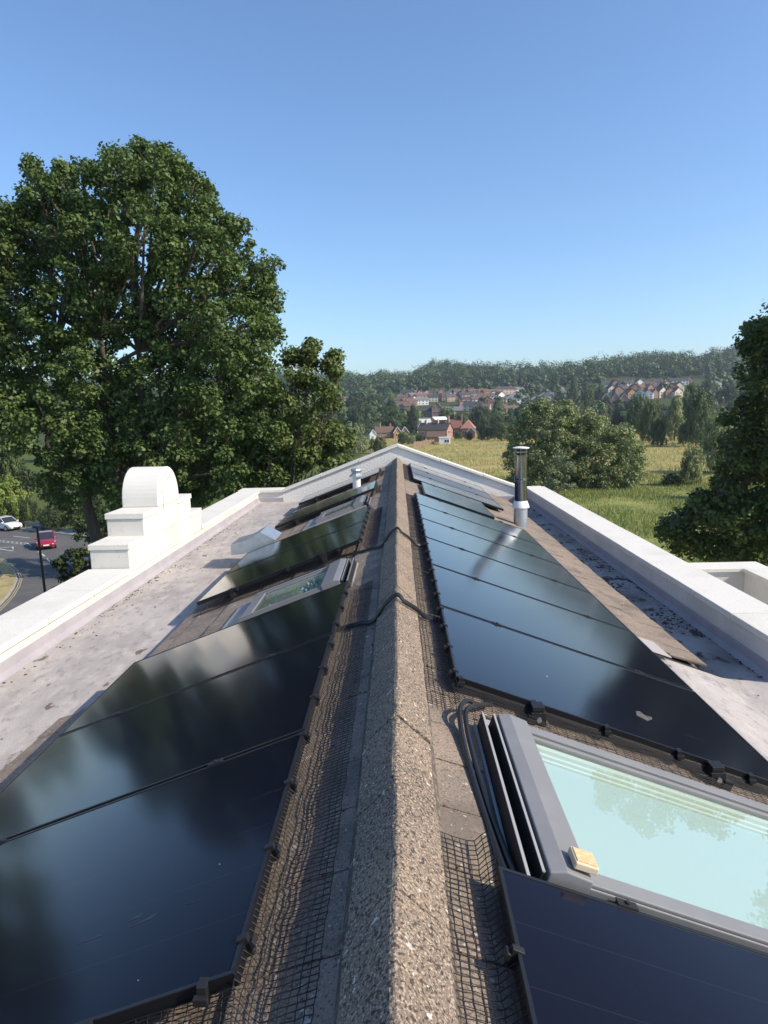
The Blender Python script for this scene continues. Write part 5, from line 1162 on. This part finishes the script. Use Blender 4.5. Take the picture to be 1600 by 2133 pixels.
# ------------------------------------------------------------------ cars, lamp post, barrier
def make_car(paint, label, loc, heading, group='cars on the road', name='car'):
    r = empty(name, (0, 0, 0), label, 'car', group)
    st = [(-2.02, .66, .52, .80), (-1.95, .80, .36, .92), (-1.6, .87, .24, .97), (-.9, .89, .20, .96), (0, .89, .20, .95), (.8, .89, .20, .94), (1.15, .88, .20, .90), (1.7, .85, .24, .78), (1.98, .74, .30, .66), (2.06, .60, .42, .58)]
    vs = []; n = 12
    for (x, wd, zs, zb) in st:
        half = [(0, zs), (wd*.85, zs), (wd*.98, zs+.12), (wd, (zs+zb)/2), (wd*.96, zb-.06), (wd*.82, zb), (0, zb+.03)]
        sec = half + [(-y, z) for y, z in reversed(half[1:-1])]
        vs += [(x, y, z) for y, z in sec]
    n = 12; fs = [(i*n+j, i*n+(j+1) % n, (i+1)*n+(j+1) % n, (i+1)*n+j) for i in range(len(st)-1) for j in range(n)]+[tuple(range(n)), tuple((len(st)-1)*n+j for j in range(n))]
    mb = MB(); mb.add(vs, fs); b = mb.build('body', paint, r, smooth=True, local=True)
    # greenhouse
    gs = [(-1.88, .60, .93, .95), (-1.45, .66, .95, 1.40), (-.6, .70, .95, 1.50), (.15, .68, .95, 1.47), (.95, .70, .93, .95)]
    vs = []
    for (x, wt, z0, z1) in gs:
        wb = .79; vs += [(x, -wb, z0), (x, -wt, max(z1-.04, z0+.005)), (x, -wt+.12, z1+.008), (x, wt-.12, z1+.008), (x, wt, max(z1-.04, z0+.005)), (x, wb, z0)]
    mb = MB(); n = 6
    mb.add(vs, [(i*n+j, (i+1)*n+j, (i+1)*n+(j+1) % n, i*n+(j+1) % n) for i in range(len(gs)-1) for j in range(n)]+[tuple(range(n)), tuple((len(gs)-1)*n+j for j in range(n))])
    mb.build('windows', WGL, r, local=True)
    mb = MB(); rp = [(-1.42, 1.405), (-.6, 1.515), (.15, 1.485)]
    for i in range(2):
        (xa, za), (xb, zb) = rp[i], rp[i+1]; mb.hexa([(xa, -.66, za-.02), (xb, -.68, zb-.02), (xb, .68, zb-.02), (xa, .66, za-.02), (xa, -.60, za+.03), (xb, -.62, zb+.03), (xb, .62, zb+.03), (xa, .60, za+.03)])
    mb.build('roof_panel', paint, r, local=True)
    for s in (-1, 1):
        mb = MB()
        for (a, z, c, d) in ((.16, 1.46, .93, .95), (-.5, 1.48, -.42, .95), (-1.45, 1.40, -1.80, .95)): mb.tube([(a, s*.69, z), (c, s*.795, d)], .03, 5)
        mb.build('pillar', paint, r, local=True)
        mb = MB(); mb.hexa([(1.72, s*.50, .60), (1.99, s*.42, .58), (1.80, s*.80, .58), (1.60, s*.84, .62), (1.66, s*.50, .74), (1.93, s*.42, .69), (1.74, s*.79, .72), (1.5, s*.84, .79)]); mb.build('headlight', mat('headlight_glass', (.7, .7, .72), .15, spec=.8), r, local=True)
        mb = MB(); mb.box(.72, .86, min(s*.86, s*1.02), max(s*.86, s*1.02), .92, 1.05); mb.build('mirror', paint, r, local=True)
        for x in (-1.28, 1.28):
            mb = MB(); mb.tube([(x, s*.70, .32), (x, s*.895, .32)], .32, 20); wh = mb.build('wheel', mat('tyre_rubber', (.02, .02, .02), .9), r, local=True)
            mb = MB(); mb.tube([(x, s*.896, .32), (x, s*.91, .32)], .21, 14); mb.build('rim', M_ALU, wh, local=True)
    mb = MB(); mb.box(1.98, 2.065, -.42, .42, .34, .46); mb.build('grille', M_BLACK, r, local=True)
    mb = MB(); mb.box(2.062, 2.09, -.26, .26, .44, .55); mb.build('number_plate', mat('white_plate', (.75, .75, .72), .5), r, local=True)
    r.location = loc; r.rotation_euler = (0, 0, heading); return r
P_RED = mat('deep_red_car_paint', (.28, .008, .022), .25, coat=1.0, spec=.6); P_WH = mat('white_car_paint', (.72, .72, .72), .3, coat=.8); P_SIL = mat('silver_blue_car_paint', (.34, .38, .45), .3, coat=.8, metal=.3)
p = gz(11, 1104); make_car(P_WH, 'white hatchback at the left edge on the far side of the road', p+Vector((0, .3, .02)), rad(-28))
p = gz(97, 1139); make_car(P_RED, 'dark red hatchback facing the camera at the road junction', p+Vector((0, 0, .02)), rad(-62))
p = gz(150, 1184); make_car(P_SIL, 'silver blue car half hidden behind the dark leafy branches', p+Vector((.4, .6, .02)), rad(-50))
lp_top = unproj(77, 1097, 27); lpz = lp_top.z; base = Vector((lp_top.x+.0, 27, .0)); bb = unproj(93, 1227, 27)
lp = empty('street_lamp', (bb.x, 27, 0), 'black lamp post with flat lantern, cut off by the left parapet', 'street lamp')
mb = MB(); dx = (lp_top.x-bb.x)/(lp_top.z-bb.z); mb.tube([(bb.x-dx*bb.z, 27, 0), (bb.x-dx*(bb.z-1.2), 27, 1.2), (lp_top.x, 27, lpz)], [.075, .07, .045], 10); mb.build('pole', mat('black_post_paint', (.02, .02, .022), .5), lp, smooth=True)
mb = MB(); mb.hexa([(lp_top.x-.14, 26.85, lpz-.02), (lp_top.x+.10, 26.85, lpz-.05), (lp_top.x+.10, 27.35, lpz-.05), (lp_top.x-.14, 27.35, lpz-.02), (lp_top.x-.12, 26.9, lpz+.05), (lp_top.x+.09, 26.9, lpz+.02), (lp_top.x+.09, 27.3, lpz+.02), (lp_top.x-.12, 27.3, lpz+.05)]); mb.build('lantern', mat('dark_lantern', (.035, .04, .04), .4), lp)
a, b = gz(38, 1101.5), gz(84, 1106.5); gr = empty('guard_rail', a, 'grey green metal guard rail on the far side of the road', 'barrier')
d = (b-a).normalized(); n_ = Vector((-d.y, d.x, 0))*.04; a = a+Vector((.2, .6, 0)); b = b+Vector((.2, .6, 0)); mb = MB()
mb.hexa([a-n_+Vector((0, 0, .45)), b-n_+Vector((0, 0, .45)), b+n_+Vector((0, 0, .45)), a+n_+Vector((0, 0, .45)), a-n_+Vector((0, 0, .85)), b-n_+Vector((0, 0, .85)), b+n_+Vector((0, 0, .85)), a+n_+Vector((0, 0, .85))]); mb.build('rail', mat('grey_green_metal', (.20, .23, .21), .6), gr)
for k in range(4):
    c = a.lerp(b, (k+.5)/4); mb = MB(); mb.box(c.x-.05, c.x+.05, c.y-.02+.06, c.y+.10, 0, .8); mb.build('post', MATS['grey_green_metal'], gr)

# air between here and the hill
hz = bpy.data.materials.new('haze'); hz.use_nodes = True; t = hz.node_tree; t.nodes.remove(t.nodes['Principled BSDF'])
pv = t.nodes.new('ShaderNodeVolumePrincipled'); pv.inputs['Density'].default_value = HAZE = .00014; pv.inputs['Color'].default_value = (.72, .85, 1, 1); pv.inputs['Anisotropy'].default_value = .2
t.links.new(pv.outputs[0], t.nodes['Material Output'].inputs['Volume'])
mb = MB(); mb.box(-1600, 1700, -420, 1920, -4, 112); hb = mb.build('haze', hz); tag(hb, kind='stuff', label='thin blue summer haze filling the air up to the hill', cat='haze')
for q in PROTO.values():
    if not q[1]:
        for c in list(q[0].children): bpy.data.objects.remove(c)
        bpy.data.objects.remove(q[0])
